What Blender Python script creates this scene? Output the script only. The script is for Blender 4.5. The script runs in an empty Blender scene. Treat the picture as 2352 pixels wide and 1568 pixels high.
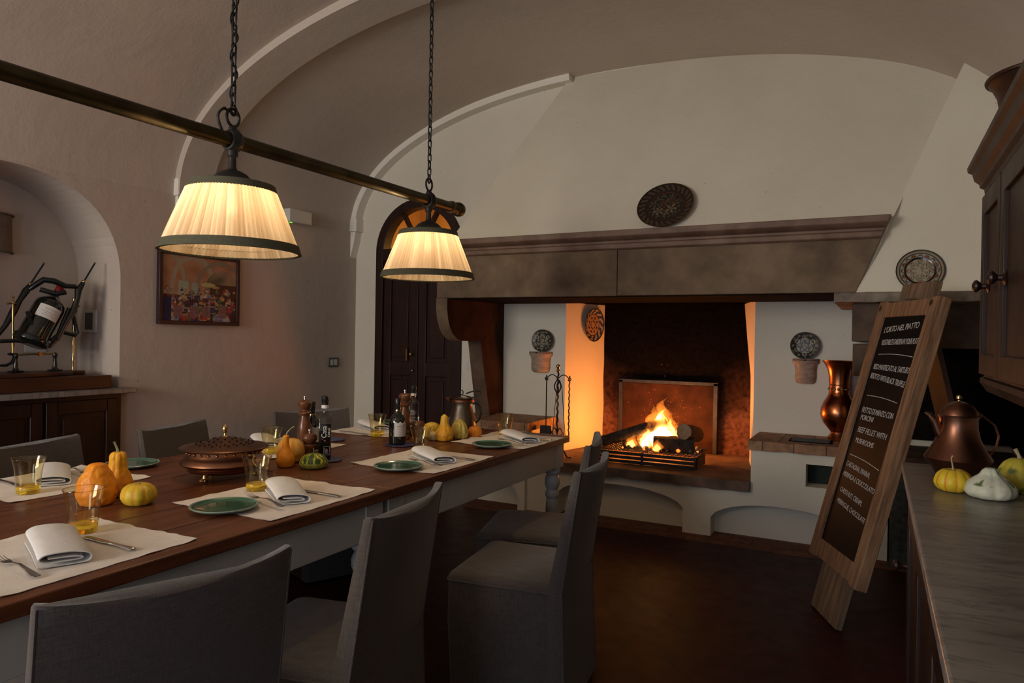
import bpy, math, random
from mathutils import Vector, Matrix, noise
PI = math.pi
S = bpy.context.scene
C = S.collection
R = random.Random(7)

# ------------------------------------------------------------------ camera
cam = bpy.data.cameras.new('camera'); co = bpy.data.objects.new('camera', cam); C.objects.link(co)
rt = Vector((0.88709932, 0.46126422, 0.01703259))
dn = Vector((0.01776446, 0.00275546, -0.9998384))
fw = Vector((-0.46123662, 0.88725854, -0.00574974))
m3 = Matrix((rt, -dn, -fw)).transposed()
co.matrix_world = Matrix.Translation((0, 0, 1.32)) @ m3.to_4x4()
cam.sensor_width = 36; cam.lens = 1610 / 2352 * 36; cam.clip_start = 0.02
S.camera = co

# ------------------------------------------------------------------ world, exposure, room lights
w = bpy.data.worlds.new('world'); S.world = w; w.use_nodes = True
w.node_tree.nodes['Background'].inputs[0].default_value = (0.5, 0.6, 0.8, 1)
w.node_tree.nodes['Background'].inputs[1].default_value = 0.02
S.view_settings.view_transform = 'Standard'; S.view_settings.look = 'None'
S.view_settings.exposure = 0.24; S.view_settings.gamma = 1; S.view_settings.use_curve_mapping = False

def area(name, loc, tgt, sx, sy, power, col):
    l = bpy.data.lights.new(name, 'AREA'); l.shape = 'RECTANGLE'; l.size = sx; l.size_y = sy
    l.energy = power; l.color = col
    o = bpy.data.objects.new(name, l); C.objects.link(o); o.location = loc
    o.rotation_euler = (Vector(tgt) - Vector(loc)).to_track_quat('-Z', 'Y').to_euler()
    return o
def point(name, loc, power, col, rad=.03):
    l = bpy.data.lights.new(name, 'POINT'); l.energy = power; l.color = col; l.shadow_soft_size = rad
    o = bpy.data.objects.new(name, l); C.objects.link(o); o.location = loc
    return o
# daylight of an unseen window behind the camera, lamps set before the closed wall
area('daylight', (-3.1, -2.9, 2.0), (-2.2, 3, 2.5), 2.0, 1.5, 150, (1.0, 0.94, 0.85))
area('daylight_sky', (-0.9, -2.9, 1.0), (-1.1, 3, 0.5), 1.0, 1.6, 30, (0.58, 0.72, 1.0))
point('lamp_bulb_near', (-2.1, 1.80, 1.785), 12, (1.0, 0.72, 0.40), .03)
point('lamp_bulb_far', (-2.1, 3.065, 1.795), 12, (1.0, 0.72, 0.40), .03)
point('fire_glow', (-1.46, 5.38, 0.66), 21, (1.0, 0.30, 0.055), .09)
point('ember_glow', (-1.80, 5.42, 0.60), 8, (1.0, 0.26, 0.04), .06)
point('hall_lamp', (-3.75, 5.95, 2.25), 9, (1.0, 0.66, 0.30), .05)

# ------------------------------------------------------------------ materials
def ramp(nt, fac, stops):
    r = nt.nodes.new('ShaderNodeValToRGB'); e = r.color_ramp.elements
    while len(e) < len(stops): e.new(0.5)
    for i, (p, c) in enumerate(stops): e[i].position = p; e[i].color = tuple(c) + (1,)
    nt.links.new(fac, r.inputs[0]); return r.outputs[0]
def coords(nt, scale=(1, 1, 1), rot=(0, 0, 0), kind='Object'):
    tc = nt.nodes.new('ShaderNodeTexCoord'); mp = nt.nodes.new('ShaderNodeMapping')
    mp.inputs['Scale'].default_value = scale; mp.inputs['Rotation'].default_value = rot
    nt.links.new(tc.outputs[kind], mp.inputs[0]); return mp.outputs[0]
def noi(nt, vec, scale, detail=4, rough=.55):
    n = nt.nodes.new('ShaderNodeTexNoise'); n.inputs['Scale'].default_value = scale
    n.inputs['Detail'].default_value = detail; n.inputs['Roughness'].default_value = rough
    nt.links.new(vec, n.inputs['Vector']); return n.outputs[0]
def mixc(nt, fac, a, b, mode='MIX'):
    m = nt.nodes.new('ShaderNodeMix'); m.data_type = 'RGBA'; m.blend_type = mode
    for s, v in ((0, fac), (6, a), (7, b)):
        if isinstance(v, (int, float)): m.inputs[s].default_value = v
        elif isinstance(v, tuple): m.inputs[s].default_value = v + (1,) if len(v) == 3 else v
        else: nt.links.new(v, m.inputs[s])
    return m.outputs[2]
def mth(nt, op, a, b=None, c=None):
    m = nt.nodes.new('ShaderNodeMath'); m.operation = op
    for i, v in enumerate((a, b, c)):
        if v is None: continue
        if isinstance(v, (int, float)): m.inputs[i].default_value = v
        else: nt.links.new(v, m.inputs[i])
    return m.outputs[0]
def newmat(name):
    m = bpy.data.materials.new(name); m.use_nodes = True
    return m, m.node_tree, m.node_tree.nodes['Principled BSDF']
def bump(nt, p, h, strength, dist=.01):
    b = nt.nodes.new('ShaderNodeBump'); b.inputs['Strength'].default_value = strength
    b.inputs['Distance'].default_value = dist
    nt.links.new(h, b.inputs['Height']); nt.links.new(b.outputs[0], p.inputs['Normal'])
def mat(name, c1, c2=None, rough=.6, metal=0, ns=4, stretch=(1, 1, 1), bs=0, bscale=30, bd=.005, spec=.5, coat=0, lo=.35, hi=.65, rough2=None, sheen=0):
    m, nt, p = newmat(name)
    v = coords(nt, stretch)
    if c2 is None: p.inputs['Base Color'].default_value = tuple(c1) + (1,)
    else:
        n = noi(nt, v, ns, 6)
        nt.links.new(ramp(nt, n, [(lo, c1), (hi, c2)]), p.inputs['Base Color'])
        if rough2 is not None:
            nt.links.new(mth(nt, 'MULTIPLY_ADD', n, rough2 - rough, rough), p.inputs['Roughness'])
    if rough2 is None: p.inputs['Roughness'].default_value = rough
    p.inputs['Metallic'].default_value = metal
    p.inputs['Specular IOR Level'].default_value = spec
    p.inputs['Coat Weight'].default_value = coat
    if sheen: p.inputs['Sheen Weight'].default_value = sheen
    if bs: bump(nt, p, noi(nt, v, bscale, 4), bs, bd)
    return m
M = {}
def plaster(name, c1, c2, soot=None):
    m, nt, p = newmat(name)
    v = coords(nt)
    col = ramp(nt, noi(nt, v, 1.3, 5), [(.3, c1), (.7, c2)])
    # hairline specks
    sp = noi(nt, v, 38, 2)
    col = mixc(nt, ramp(nt, sp, [(.765, (0, 0, 0)), (.79, (.6, .6, .6))]), col, (.10, .07, .05))
    if soot:
        xyz = nt.nodes.new('ShaderNodeSeparateXYZ'); g = nt.nodes.new('ShaderNodeNewGeometry')
        nt.links.new(g.outputs['Position'], xyz.inputs[0])
        zz = mth(nt, 'GREATER_THAN', mth(nt, 'ADD', xyz.outputs[2], mth(nt, 'MULTIPLY', noi(nt, v, 6), .012)), soot[0])
        xx = mth(nt, 'MULTIPLY', mth(nt, 'GREATER_THAN', xyz.outputs[0], soot[1]), mth(nt, 'LESS_THAN', xyz.outputs[2], 2.0 if soot[1] > -5 else 9))
        col = mixc(nt, mth(nt, 'MULTIPLY', zz, xx), col, (.008, .006, .005))
    nt.links.new(col, p.inputs['Base Color']); p.inputs['Roughness'].default_value = .85
    p.inputs['Specular IOR Level'].default_value = .25
    h = mth(nt, 'ADD', noi(nt, v, 9, 5), mth(nt, 'MULTIPLY', noi(nt, v, 60, 3), .25))
    bump(nt, p, h, .35, .012)
    return m
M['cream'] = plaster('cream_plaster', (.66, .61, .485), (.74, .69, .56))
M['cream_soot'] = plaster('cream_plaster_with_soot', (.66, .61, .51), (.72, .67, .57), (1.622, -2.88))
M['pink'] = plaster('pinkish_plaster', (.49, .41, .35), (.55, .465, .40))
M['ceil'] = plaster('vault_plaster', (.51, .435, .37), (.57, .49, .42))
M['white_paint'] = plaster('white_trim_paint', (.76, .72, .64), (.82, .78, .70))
M['firewall'] = plaster('fireside_plaster', (.66, .60, .50), (.74, .68, .56), (1.622, -9))

def floor_mat():
    m, nt, p = newmat('terracotta_floor')
    v = coords(nt, (1, 1, 1), (0, 0, PI / 4))
    b = nt.nodes.new('ShaderNodeTexBrick'); b.offset = 0; b.inputs['Scale'].default_value = 1
    b.inputs['Brick Width'].default_value = .25; b.inputs['Row Height'].default_value = .25
    b.inputs['Mortar Size'].default_value = .003; b.inputs['Bias'].default_value = -.2
    b.inputs['Color1'].default_value = (.040, .006, .004, 1); b.inputs['Color2'].default_value = (.052, .008, .005, 1)
    b.inputs['Mortar'].default_value = (.020, .007, .005, 1)
    nt.links.new(v, b.inputs['Vector'])
    n = noi(nt, coords(nt), 5, 6)
    col = mixc(nt, .6, b.outputs[0], ramp(nt, n, [(.3, (.35, .3, .3)), (.7, (1, 1, 1))]), 'MULTIPLY')
    nt.links.new(col, p.inputs['Base Color'])
    nt.links.new(mth(nt, 'MULTIPLY_ADD', noi(nt, coords(nt), 11, 4), .3, .36), p.inputs['Roughness']); p.inputs['Specular IOR Level'].default_value = .22
    bump(nt, p, mth(nt, 'SUBTRACT', mth(nt, 'MULTIPLY', n, .3), b.outputs[1]), .2, .006)
    return m
M['floor'] = floor_mat()
def brick_mat(name, ca, cb, cm, bw, rh, rot=(0, 0, 0), off=.5):
    m, nt, p = newmat(name)
    v = coords(nt, (1, 1, 1), rot)
    b = nt.nodes.new('ShaderNodeTexBrick'); b.offset = off; b.inputs['Scale'].default_value = 1
    b.inputs['Brick Width'].default_value = bw; b.inputs['Row Height'].default_value = rh
    b.inputs['Mortar Size'].default_value = .004
    b.inputs['Color1'].default_value = ca + (1,); b.inputs['Color2'].default_value = cb + (1,); b.inputs['Mortar'].default_value = cm + (1,)
    nt.links.new(v, b.inputs['Vector'])
    n = noi(nt, coords(nt), 14, 6)
    col = mixc(nt, .75, b.outputs[0], ramp(nt, n, [(.32, (.3, .27, .25)), (.65, (1, 1, 1))]), 'MULTIPLY')
    nt.links.new(col, p.inputs['Base Color']); p.inputs['Roughness'].default_value = .8
    bump(nt, p, mth(nt, 'SUBTRACT', n, b.outputs[1]), .5, .008)
    return m
M['brick'] = brick_mat('old_brick', (.34, .17, .09), (.42, .25, .13), (.10, .07, .05), .19, .5, off=.5)
M['border'] = brick_mat('border_brick', (.16, .05, .022), (.20, .075, .035), (.05, .02, .012), .28, .14)
M['stone'] = mat('sooty_brown_stone', (.085, .052, .029), (.21, .142, .082), rough=.75, ns=5, bs=.6, bscale=22, bd=.01, lo=.3, hi=.68)
M['stone_inner'] = mat('dark_inner_stone', (.022, .010, .006), (.050, .024, .014), rough=.85, spec=.1, ns=5, bs=.4)  # darker brown for the inner sides of bracket and pilaster
M['stone_dark'] = mat('dark_stone', (.05, .03, .02), (.11, .068, .042), rough=.8, ns=6, bs=.6, bscale=20, bd=.01)
M['stone_red'] = mat('reddish_cornice_stone', (.13, .07, .045), (.20, .12, .08), rough=.6, ns=8, bs=.4, bscale=30)
M['stone_grey'] = mat('chipped_grey_stone', (.10, .075, .055), (.27, .22, .17), rough=.8, ns=9, bs=.7, bscale=26, bd=.01)
M['granite'] = mat('dark_green_stone', (.030, .032, .028), (.07, .075, .062), rough=.85, ns=30, bs=.5, bscale=40)
M['soot'] = mat('soot', (.006, .005, .004), (.014, .010, .008), rough=.95, spec=.05, ns=7, bs=.3, bscale=20)
def fireback_wall():
    m, nt, p = newmat('sooty_fire_wall')
    xyz = nt.nodes.new('ShaderNodeSeparateXYZ'); g = nt.nodes.new('ShaderNodeNewGeometry')
    nt.links.new(g.outputs['Position'], xyz.inputs[0])
    v = coords(nt)
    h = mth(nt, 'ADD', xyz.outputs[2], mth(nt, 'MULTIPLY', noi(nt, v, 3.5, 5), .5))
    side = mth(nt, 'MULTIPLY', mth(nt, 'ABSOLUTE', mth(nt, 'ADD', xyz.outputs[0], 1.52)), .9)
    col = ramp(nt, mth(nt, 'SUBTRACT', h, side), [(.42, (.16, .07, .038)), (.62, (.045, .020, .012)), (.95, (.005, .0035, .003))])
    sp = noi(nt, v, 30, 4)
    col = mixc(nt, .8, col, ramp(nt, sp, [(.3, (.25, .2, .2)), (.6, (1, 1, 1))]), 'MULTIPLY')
    nt.links.new(col, p.inputs['Base Color']); p.inputs['Roughness'].default_value = .9; p.inputs['Specular IOR Level'].default_value = .04
    bump(nt, p, sp, .5, .01)
    return m
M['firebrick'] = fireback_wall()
M['fireplate'] = mat('burnt_iron_plate', (.014, .006, .004), (.060, .022, .011), spec=.08, rough=.7, ns=6, bs=.4, bscale=30, lo=.3, hi=.75, metal=.1)
M['hearth'] = mat('worn_hearth_stone', (.06, .035, .024), (.17, .10, .065), rough=.7, ns=7, bs=.6, bscale=18, bd=.012)

def wood(name, c1, c2, axis=1, rough=.4, scale=3, coat=0, bs=.15, knots=0):
    m, nt, p = newmat(name)
    st = [scale * 4] * 3; st[axis] = scale * .35
    v = coords(nt, tuple(st))
    n = noi(nt, v, 1.6, 8, .62)
    col = ramp(nt, n, [(.3, c1), (.7, c2)])
    if knots:
        k = nt.nodes.new('ShaderNodeTexVoronoi'); k.inputs['Scale'].default_value = knots
        nt.links.new(coords(nt), k.inputs['Vector'])
        col = mixc(nt, ramp(nt, k.outputs['Distance'], [(.06, (1, 1, 1)), (.12, (0, 0, 0))]), col, (.03, .018, .01))
    nt.links.new(col, p.inputs['Base Color'])
    nt.links.new(mth(nt, 'MULTIPLY_ADD', noi(nt, coords(nt), 8, 4), .25, rough - .1), p.inputs['Roughness'])
    p.inputs['Coat Weight'].default_value = coat * .5; p.inputs['Coat Roughness'].default_value = .25; p.inputs['Specular IOR Level'].default_value = .28
    bump(nt, p, n, bs, .004)
    return m
M['table'] = wood('table_wood', (.065, .018, .008), (.17, .056, .022), 1, .34, 4.5, .2)
M['dark_wood'] = wood('dark_wood', (.011, .004, .0025), (.028, .010, .006), 2, .38, 4, .15)
M['door_wood'] = wood('door_wood', (.014, .0045, .003), (.032, .010, .006), 2, .42, 4, .1)
M['dresser_wood'] = wood('dresser_wood', (.012, .006, .004), (.030, .015, .009), 2, .42, 5, .05)
M['mill_wood'] = wood('mill_wood', (.045, .014, .006), (.17, .062, .024), 2, .25, 6, .5)
M['old_wood'] = wood('weathered_wood', (.10, .050, .026), (.34, .195, .105), 1, .75, 7, 0, .6, 6)
M['old_wood2'] = wood('weathered_plank', (.085, .056, .034), (.25, .165, .10), 1, .8, 7, 0, .7, 5)
M['box_wood'] = wood('box_wood', (.030, .009, .005), (.070, .024, .011), 1, .4, 4, .2)
M['bark'] = mat('charred_bark', (.016, .011, .009), (.07, .042, .028), rough=.9, ns=18, bs=.9, bscale=24, bd=.02)
M['log_end'] = mat('sawn_log_end', (.16, .09, .05), (.30, .19, .11), rough=.8, ns=14)
M['apron'] = mat('grey_painted_wood', (.40, .405, .375), (.47, .475, .44), rough=.45, ns=3, bs=.1, bscale=12)
def fabric(name, c1, c2, scale=420, sheen=.2):
    m, nt, p = newmat(name)
    a = noi(nt, coords(nt, (1, 1, .06)), scale, 2); b = noi(nt, coords(nt, (.06, .06, 1)), scale, 2)
    f = mth(nt, 'MULTIPLY_ADD', a, .5, mth(nt, 'MULTIPLY', b, .5))
    nt.links.new(ramp(nt, f, [(.30, c1), (.70, c2)]), p.inputs['Base Color'])
    p.inputs['Roughness'].default_value = .95; p.inputs['Specular IOR Level'].default_value = .15
    p.inputs['Sheen Weight'].default_value = sheen
    bump(nt, p, mth(nt, 'ADD', mth(nt, 'MULTIPLY', f, .3), noi(nt, coords(nt), 7, 3)), .35, .006)
    return m
M['chair'] = fabric('grey_brown_linen', (.056, .045, .038), (.105, .086, .075))
M['mat'] = fabric('cream_placemat', (.60, .53, .46), (.70, .63, .56), 300, .1)
M['napkin'] = fabric('white_napkin', (.62, .60, .58), (.72, .70, .68), 300, .1)
M['steel'] = mat('steel', (.55, .54, .52), rough=.22, metal=1)
M['copper'] = mat('aged_copper', (.36, .155, .080), (.50, .235, .125), rough=.26, metal=1, ns=6, rough2=.42, bs=.08, bscale=40)
M['copper_dark'] = mat('browned_copper', (.22, .095, .052), (.34, .155, .085), rough=.36, metal=1, ns=8, rough2=.5, bs=.15, bscale=60)
M['copper_red'] = mat('red_copper', (.42, .13, .05), (.58, .22, .09), rough=.2, metal=1, ns=5, rough2=.35)
M['copper_pitcher'] = mat('dull_pitcher_copper', (.17, .075, .045), (.25, .115, .07), rough=.3, metal=1, ns=5, rough2=.42, bs=.05, bscale=40)
M['pot_metal'] = mat('blackened_pot', (.035, .018, .012), (.075, .038, .024), rough=.45, metal=.6, ns=7)
M['pewter'] = mat('tarnished_pewter', (.14, .11, .085), (.24, .19, .14), rough=.3, metal=1, ns=8, rough2=.5, bs=.1, bscale=30)
M['brass'] = mat('brass', (.55, .38, .16), rough=.25, metal=1)
M['pole'] = mat('dark_bronze', (.045, .036, .020), (.10, .078, .042), rough=.38, metal=1, ns=7, rough2=.5)
M['iron'] = mat('black_iron', (.018, .017, .016), (.035, .032, .03), rough=.5, metal=.5, ns=20, bs=.2, bscale=60)
M['gloss_black'] = mat('glossy_black_paint', (.008, .010, .011), rough=.18, spec=.6)
M['grate'] = mat('ashen_iron', (.012, .009, .008), (.05, .038, .032), rough=.75, metal=.3, ns=10, bs=.4, bscale=30)
M['shade_trim'] = fabric('olive_shade_band', (.085, .080, .050), (.12, .115, .075), 200, 0)
M['green'] = mat('green_glaze', (.018, .085, .050), (.045, .15, .095), rough=.14, ns=9, coat=.4, spec=.6)
M['green_rim'] = mat('pale_green_rim', (.16, .24, .19), (.26, .33, .28), rough=.2, ns=12)
M['blue'] = mat('blue_glaze', (.045, .05, .13), (.08, .085, .18), rough=.3, ns=12)
M['bottle'] = mat('black_green_glass', (.004, .006, .004), rough=.06, spec=.7, coat=.5)
M['cap'] = mat('black_cap', (.01, .01, .01), rough=.3)
M['label'] = mat('paper_label', (.62, .58, .54), rough=.7)
M['ink'] = mat('dark_ink', (.06, .05, .05), rough=.7)
M['white_ink'] = mat('white_print', (.6, .58, .58), rough=.6)
M['chalk'] = mat('chalk', (.42, .40, .38), (.62, .60, .57), rough=.9, ns=90)
M['purple'] = mat('violet_print', (.22, .05, .20), rough=.6)
M['board'] = mat('blackboard', (.006, .006, .006), (.009, .008, .008), rough=.5, ns=5, spec=.08)
M['plastic'] = mat('white_plastic', (.62, .60, .56), rough=.4)
M['plate_grey'] = mat('dark_grey_switch', (.06, .07, .07), rough=.3)
M['clay'] = mat('terracotta_clay', (.26, .18, .13), (.40, .30, .22), rough=.9, ns=14, bs=.9, bscale=22, bd=.012, stretch=(1, 1, 3))
M['red_cap'] = mat('red_wax', (.20, .012, .015), rough=.3)
M['stem'] = mat('dry_stem', (.30, .23, .12), (.42, .35, .20), rough=.8, ns=30)
M['stem_green'] = mat('green_stem', (.12, .14, .05), (.22, .24, .10), rough=.8, ns=30)
M['ash'] = mat('ash', (.05, .04, .035), (.22, .19, .17), rough=1, ns=25, bs=.8, bscale=40)
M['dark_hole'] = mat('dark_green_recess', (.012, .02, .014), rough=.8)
M['ochre'] = plaster('ochre_hall_plaster', (.60, .38, .16), (.68, .46, .22))
M['vc'] = None
def vcmat(name, rough=.5, coat=0, bs=0, bscale=40, metal=0, sub=0):
    m, nt, p = newmat(name)
    a = nt.nodes.new('ShaderNodeAttribute'); a.attribute_name = 'Col'
    n = noi(nt, coords(nt), 45, 4)
    nt.links.new(mixc(nt, .35, a.outputs[0], ramp(nt, n, [(.3, (.6, .6, .6)), (.7, (1, 1, 1))]), 'MULTIPLY'), p.inputs['Base Color'])
    p.inputs['Roughness'].default_value = rough; p.inputs['Coat Weight'].default_value = coat; p.inputs['Metallic'].default_value = metal; p.inputs['Specular IOR Level'].default_value = .3
    if bs: bump(nt, p, noi(nt, coords(nt), bscale, 3), bs, .003)
    return m
M['gourd'] = vcmat('gourd_skin', .42, 0, .5, 60)
M['majolica'] = vcmat('painted_plate', .28, .3, .2, 30)
M['canvas'] = vcmat('oil_on_canvas', .5, 0, .3, 120)
M['etched'] = vcmat('etched_metal', .42, 0, .2, 60, .4)

def marble():
    m, nt, p = newmat('grey_marble')
    v = coords(nt, (.8, 3.2, 1), (0, 0, .25))
    n = noi(nt, v, 2.2, 9, .6)
    n2 = noi(nt, coords(nt, (1.5, 7, 1), (0, 0, .2)), 3, 6, .6)
    d = mth(nt, 'ABSOLUTE', mth(nt, 'SUBTRACT', n2, .5))
    c = ramp(nt, n, [(.3, (.15, .132, .118)), (.7, (.26, .238, .215))])
    c = mixc(nt, ramp(nt, d, [(.0, (.6, .6, .6)), (.035, (0, 0, 0))]), c, (.060, .050, .045))
    nt.links.new(c, p.inputs['Base Color']); p.inputs['Roughness'].default_value = .32
    return m
M['marble'] = marble()
def glassmat(name, tint, gl=.10, rough=.02):
    m, nt, p = newmat(name); nt.nodes.remove(p)
    t = nt.nodes.new('ShaderNodeBsdfTransparent'); t.inputs[0].default_value = tint + (1,)
    g = nt.nodes.new('ShaderNodeBsdfGlossy'); g.inputs['Roughness'].default_value = rough
    f = nt.nodes.new('ShaderNodeFresnel'); ge = nt.nodes.new('ShaderNodeNewGeometry')
    nt.links.new(mth(nt, 'MULTIPLY_ADD', ge.outputs['Backfacing'], 1 / 1.5 - 1.5, 1.5), f.inputs[0])
    mx = nt.nodes.new('ShaderNodeMixShader')
    nt.links.new(mth(nt, 'MULTIPLY', f.outputs[0], 1.15), mx.inputs[0]); nt.links.new(t.outputs[0], mx.inputs[1]); nt.links.new(g.outputs[0], mx.inputs[2])
    nt.links.new(mx.outputs[0], nt.nodes['Material Output'].inputs[0]); return m
M['amber'] = glassmat('pale_amber_glass', (.975, .945, .83))
M['amber_base'] = mat('thick_amber_glass_base', (.75, .46, .03), rough=.05, spec=.6)
def amber_base():
    m, nt, p = newmat('thick_amber_base')
    p.inputs['Base Color'].default_value = (1.0, .72, .07, 1); p.inputs['Transmission Weight'].default_value = .8
    p.inputs['Roughness'].default_value = .08; p.inputs['IOR'].default_value = 1.4
    return m
M['amber_base'] = amber_base()
M['amber_rim'] = glassmat('amber_glass_rim', (.85, .68, .36))
M['clear'] = glassmat('clear_glass', (.82, .84, .82))
M['balsamic'] = mat('balsamic_vinegar', (.006, .003, .003), rough=.1)
M['pane'] = glassmat('door_pane', (.9, .8, .6))
def shade():
    m, nt, p = newmat('pleated_cream_silk'); nt.nodes.remove(p)
    d = nt.nodes.new('ShaderNodeBsdfDiffuse'); t = nt.nodes.new('ShaderNodeBsdfTranslucent')
    sx = nt.nodes.new('ShaderNodeTexCoord')
    at = nt.nodes.new('ShaderNodeAttribute'); at.attribute_name = 'Col'; c = at.outputs[0]
    nt.links.new(c, d.inputs[0]); nt.links.new(c, t.inputs[0])
    mx = nt.nodes.new('ShaderNodeMixShader'); mx.inputs[0].default_value = .55
    nt.links.new(d.outputs[0], mx.inputs[1]); nt.links.new(t.outputs[0], mx.inputs[2])
    tr = nt.nodes.new('ShaderNodeBsdfTransparent'); tr.inputs[0].default_value = (1, .9, .75, 1)
    m2 = nt.nodes.new('ShaderNodeMixShader'); m2.inputs[0].default_value = .018   # sheer weave
    nt.links.new(mx.outputs[0], m2.inputs[1]); nt.links.new(tr.outputs[0], m2.inputs[2])
    nt.links.new(m2.outputs[0], nt.nodes['Material Output'].inputs[0]); return m
M['shade'] = shade()
M['sconce'] = fabric('taupe_sconce_silk', (.13, .10, .08), (.20, .16, .13), 120, 0)
def emit(name, col, s):
    m, nt, p = newmat(name); nt.nodes.remove(p)
    e = nt.nodes.new('ShaderNodeEmission'); e.inputs[0].default_value = col + (1,); e.inputs[1].default_value = s
    nt.links.new(e.outputs[0], nt.nodes['Material Output'].inputs[0]); return m
M['bulb'] = emit('lit_bulb', (1, .78, .45), 14)
M['led'] = emit('green_led', (.3, 1, .05), .8)
M['ember'] = emit('ember', (1, .16, .02), 2.2)
def flame(name, col, s):
    m, nt, p = newmat(name); nt.nodes.remove(p)
    e = nt.nodes.new('ShaderNodeEmission'); e.inputs[0].default_value = col + (1,); e.inputs[1].default_value = s
    nt.links.new(e.outputs[0], nt.nodes['Material Output'].inputs['Volume']); return m
M['flame_out'] = flame('flame_outer', (1, .24, .025), 20)
M['flame_mid'] = flame('flame_middle', (1, .40, .07), 110)
M['flame_in'] = flame('flame_core', (1, .62, .24), 200)

# ------------------------------------------------------------------ geometry helpers
class G:
    def __init__(s): s.v = []; s.f = []; s.m = []; s.c = []; s.mi = 0
    def add(s, vs, fs, cols=None):
        b = len(s.v); s.v += [tuple(v) for v in vs]
        for f in fs: s.f.append([b + i for i in f]); s.m.append(s.mi)
        s.c += (cols if cols else [(1, 1, 1)] * len(vs)); return s
    def box(s, x0, x1, y0, y1, z0, z1):
        return s.add([(x, y, z) for z in (z0, z1) for y in (y0, y1) for x in (x0, x1)],
                     [(0, 2, 3, 1), (4, 5, 7, 6), (0, 1, 5, 4), (2, 6, 7, 3), (0, 4, 6, 2), (1, 3, 7, 5)])
    def hexa(s, p):  # 8 points: bottom 4 (ccw), top 4
        return s.add(p, [(3, 2, 1, 0), (4, 5, 6, 7), (0, 1, 5, 4), (1, 2, 6, 5), (2, 3, 7, 6), (3, 0, 4, 7)])
    def prism(s, pts, axis, a, b):  # extrude 2d pts along axis; pts are the other two coords in xyz order
        def mk(p, t):
            return (t, p[0], p[1]) if axis == 0 else (p[0], t, p[1]) if axis == 1 else (p[0], p[1], t)
        n = len(pts)
        vs = [mk(p, a) for p in pts] + [mk(p, b) for p in pts]
        fs = [tuple(range(n - 1, -1, -1)), tuple(range(n, 2 * n))] + [(i, (i + 1) % n, n + (i + 1) % n, n + i) for i in range(n)]
        return s.add(vs, fs)
    def rings(s, rings, cap0=True, cap1=True, closed=True, cols=None):
        n = len(rings[0]); vs = [p for r in rings for p in r]; fs = []
        for i in range(len(rings) - 1):
            for j in range(n if closed else n - 1):
                k = (j + 1) % n
                fs.append((i * n + j, i * n + k, (i + 1) * n + k, (i + 1) * n + j))
        if cap0: fs.append(tuple(range(n - 1, -1, -1)))
        if cap1: fs.append(tuple((len(rings) - 1) * n + j for j in range(n)))
        return s.add(vs, fs, cols)
    def lathe(s, prof, cx=0, cy=0, cz=0, n=32, cap0=True, cap1=True, a0=0, a1=2 * PI, mod=None, axis=2):
        rs = []; full = abs(a1 - a0 - 2 * PI) < 1e-6
        for r, z in prof:
            ring = []
            for k in range(n):
                a = a0 + (a1 - a0) * k / (n if full else n - 1)
                q = r * (mod(a, r, z) if mod else 1)
                if axis == 2: ring.append((cx + q * math.cos(a), cy + q * math.sin(a), cz + z))
                elif axis == 1: ring.append((cx + q * math.cos(a), cy + z, cz - q * math.sin(a)))
                else: ring.append((cx + z, cy + q * math.cos(a), cz + q * math.sin(a)))
            rs.append(ring)
        return s.rings(rs, cap0, cap1, full)
    def tube(s, pts, r, n=8, closed=False, cap=True):
        pts = [Vector(p) for p in pts]; rad = r if isinstance(r, (list, tuple)) else [r] * len(pts)
        rs = []; up = None
        for i, p in enumerate(pts):
            if closed: t = pts[(i + 1) % len(pts)] - pts[i - 1]
            else: t = pts[min(i + 1, len(pts) - 1)] - pts[max(i - 1, 0)]
            t.normalize()
            if up is None: up = t.orthogonal().normalized()
            else:
                up = up - t * up.dot(t)
                up = up.normalized() if up.length > 1e-6 else t.orthogonal().normalized()
            b = t.cross(up)
            rs.append([tuple(p + (up * math.cos(2 * PI * k / n) + b * math.sin(2 * PI * k / n)) * rad[i]) for k in range(n)])
        if closed: rs.append(rs[0])
        return s.rings(rs, cap and not closed, cap and not closed)
    def ball(s, c, r, n=12, m=8, sz=1):
        return s.lathe([(max(r * math.sin(PI * i / m), 1e-4), -r * sz * math.cos(PI * i / m)) for i in range(m + 1)], *c, n=n)
    def grid(s, fn, nu, nv, cols=None):
        vs = [fn(i / nu, j / nv) for j in range(nv + 1) for i in range(nu + 1)]
        fs = [(j * (nu + 1) + i, j * (nu + 1) + i + 1, (j + 1) * (nu + 1) + i + 1, (j + 1) * (nu + 1) + i) for j in range(nv) for i in range(nu)]
        cs = [cols(i / nu, j / nv) for j in range(nv + 1) for i in range(nu + 1)] if cols else None
        return s.add(vs, fs, cs)
    def xf(s, mt, start=0):
        s.v = s.v[:start] + [tuple(mt @ Vector(v)) for v in s.v[start:]]; return s

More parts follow.
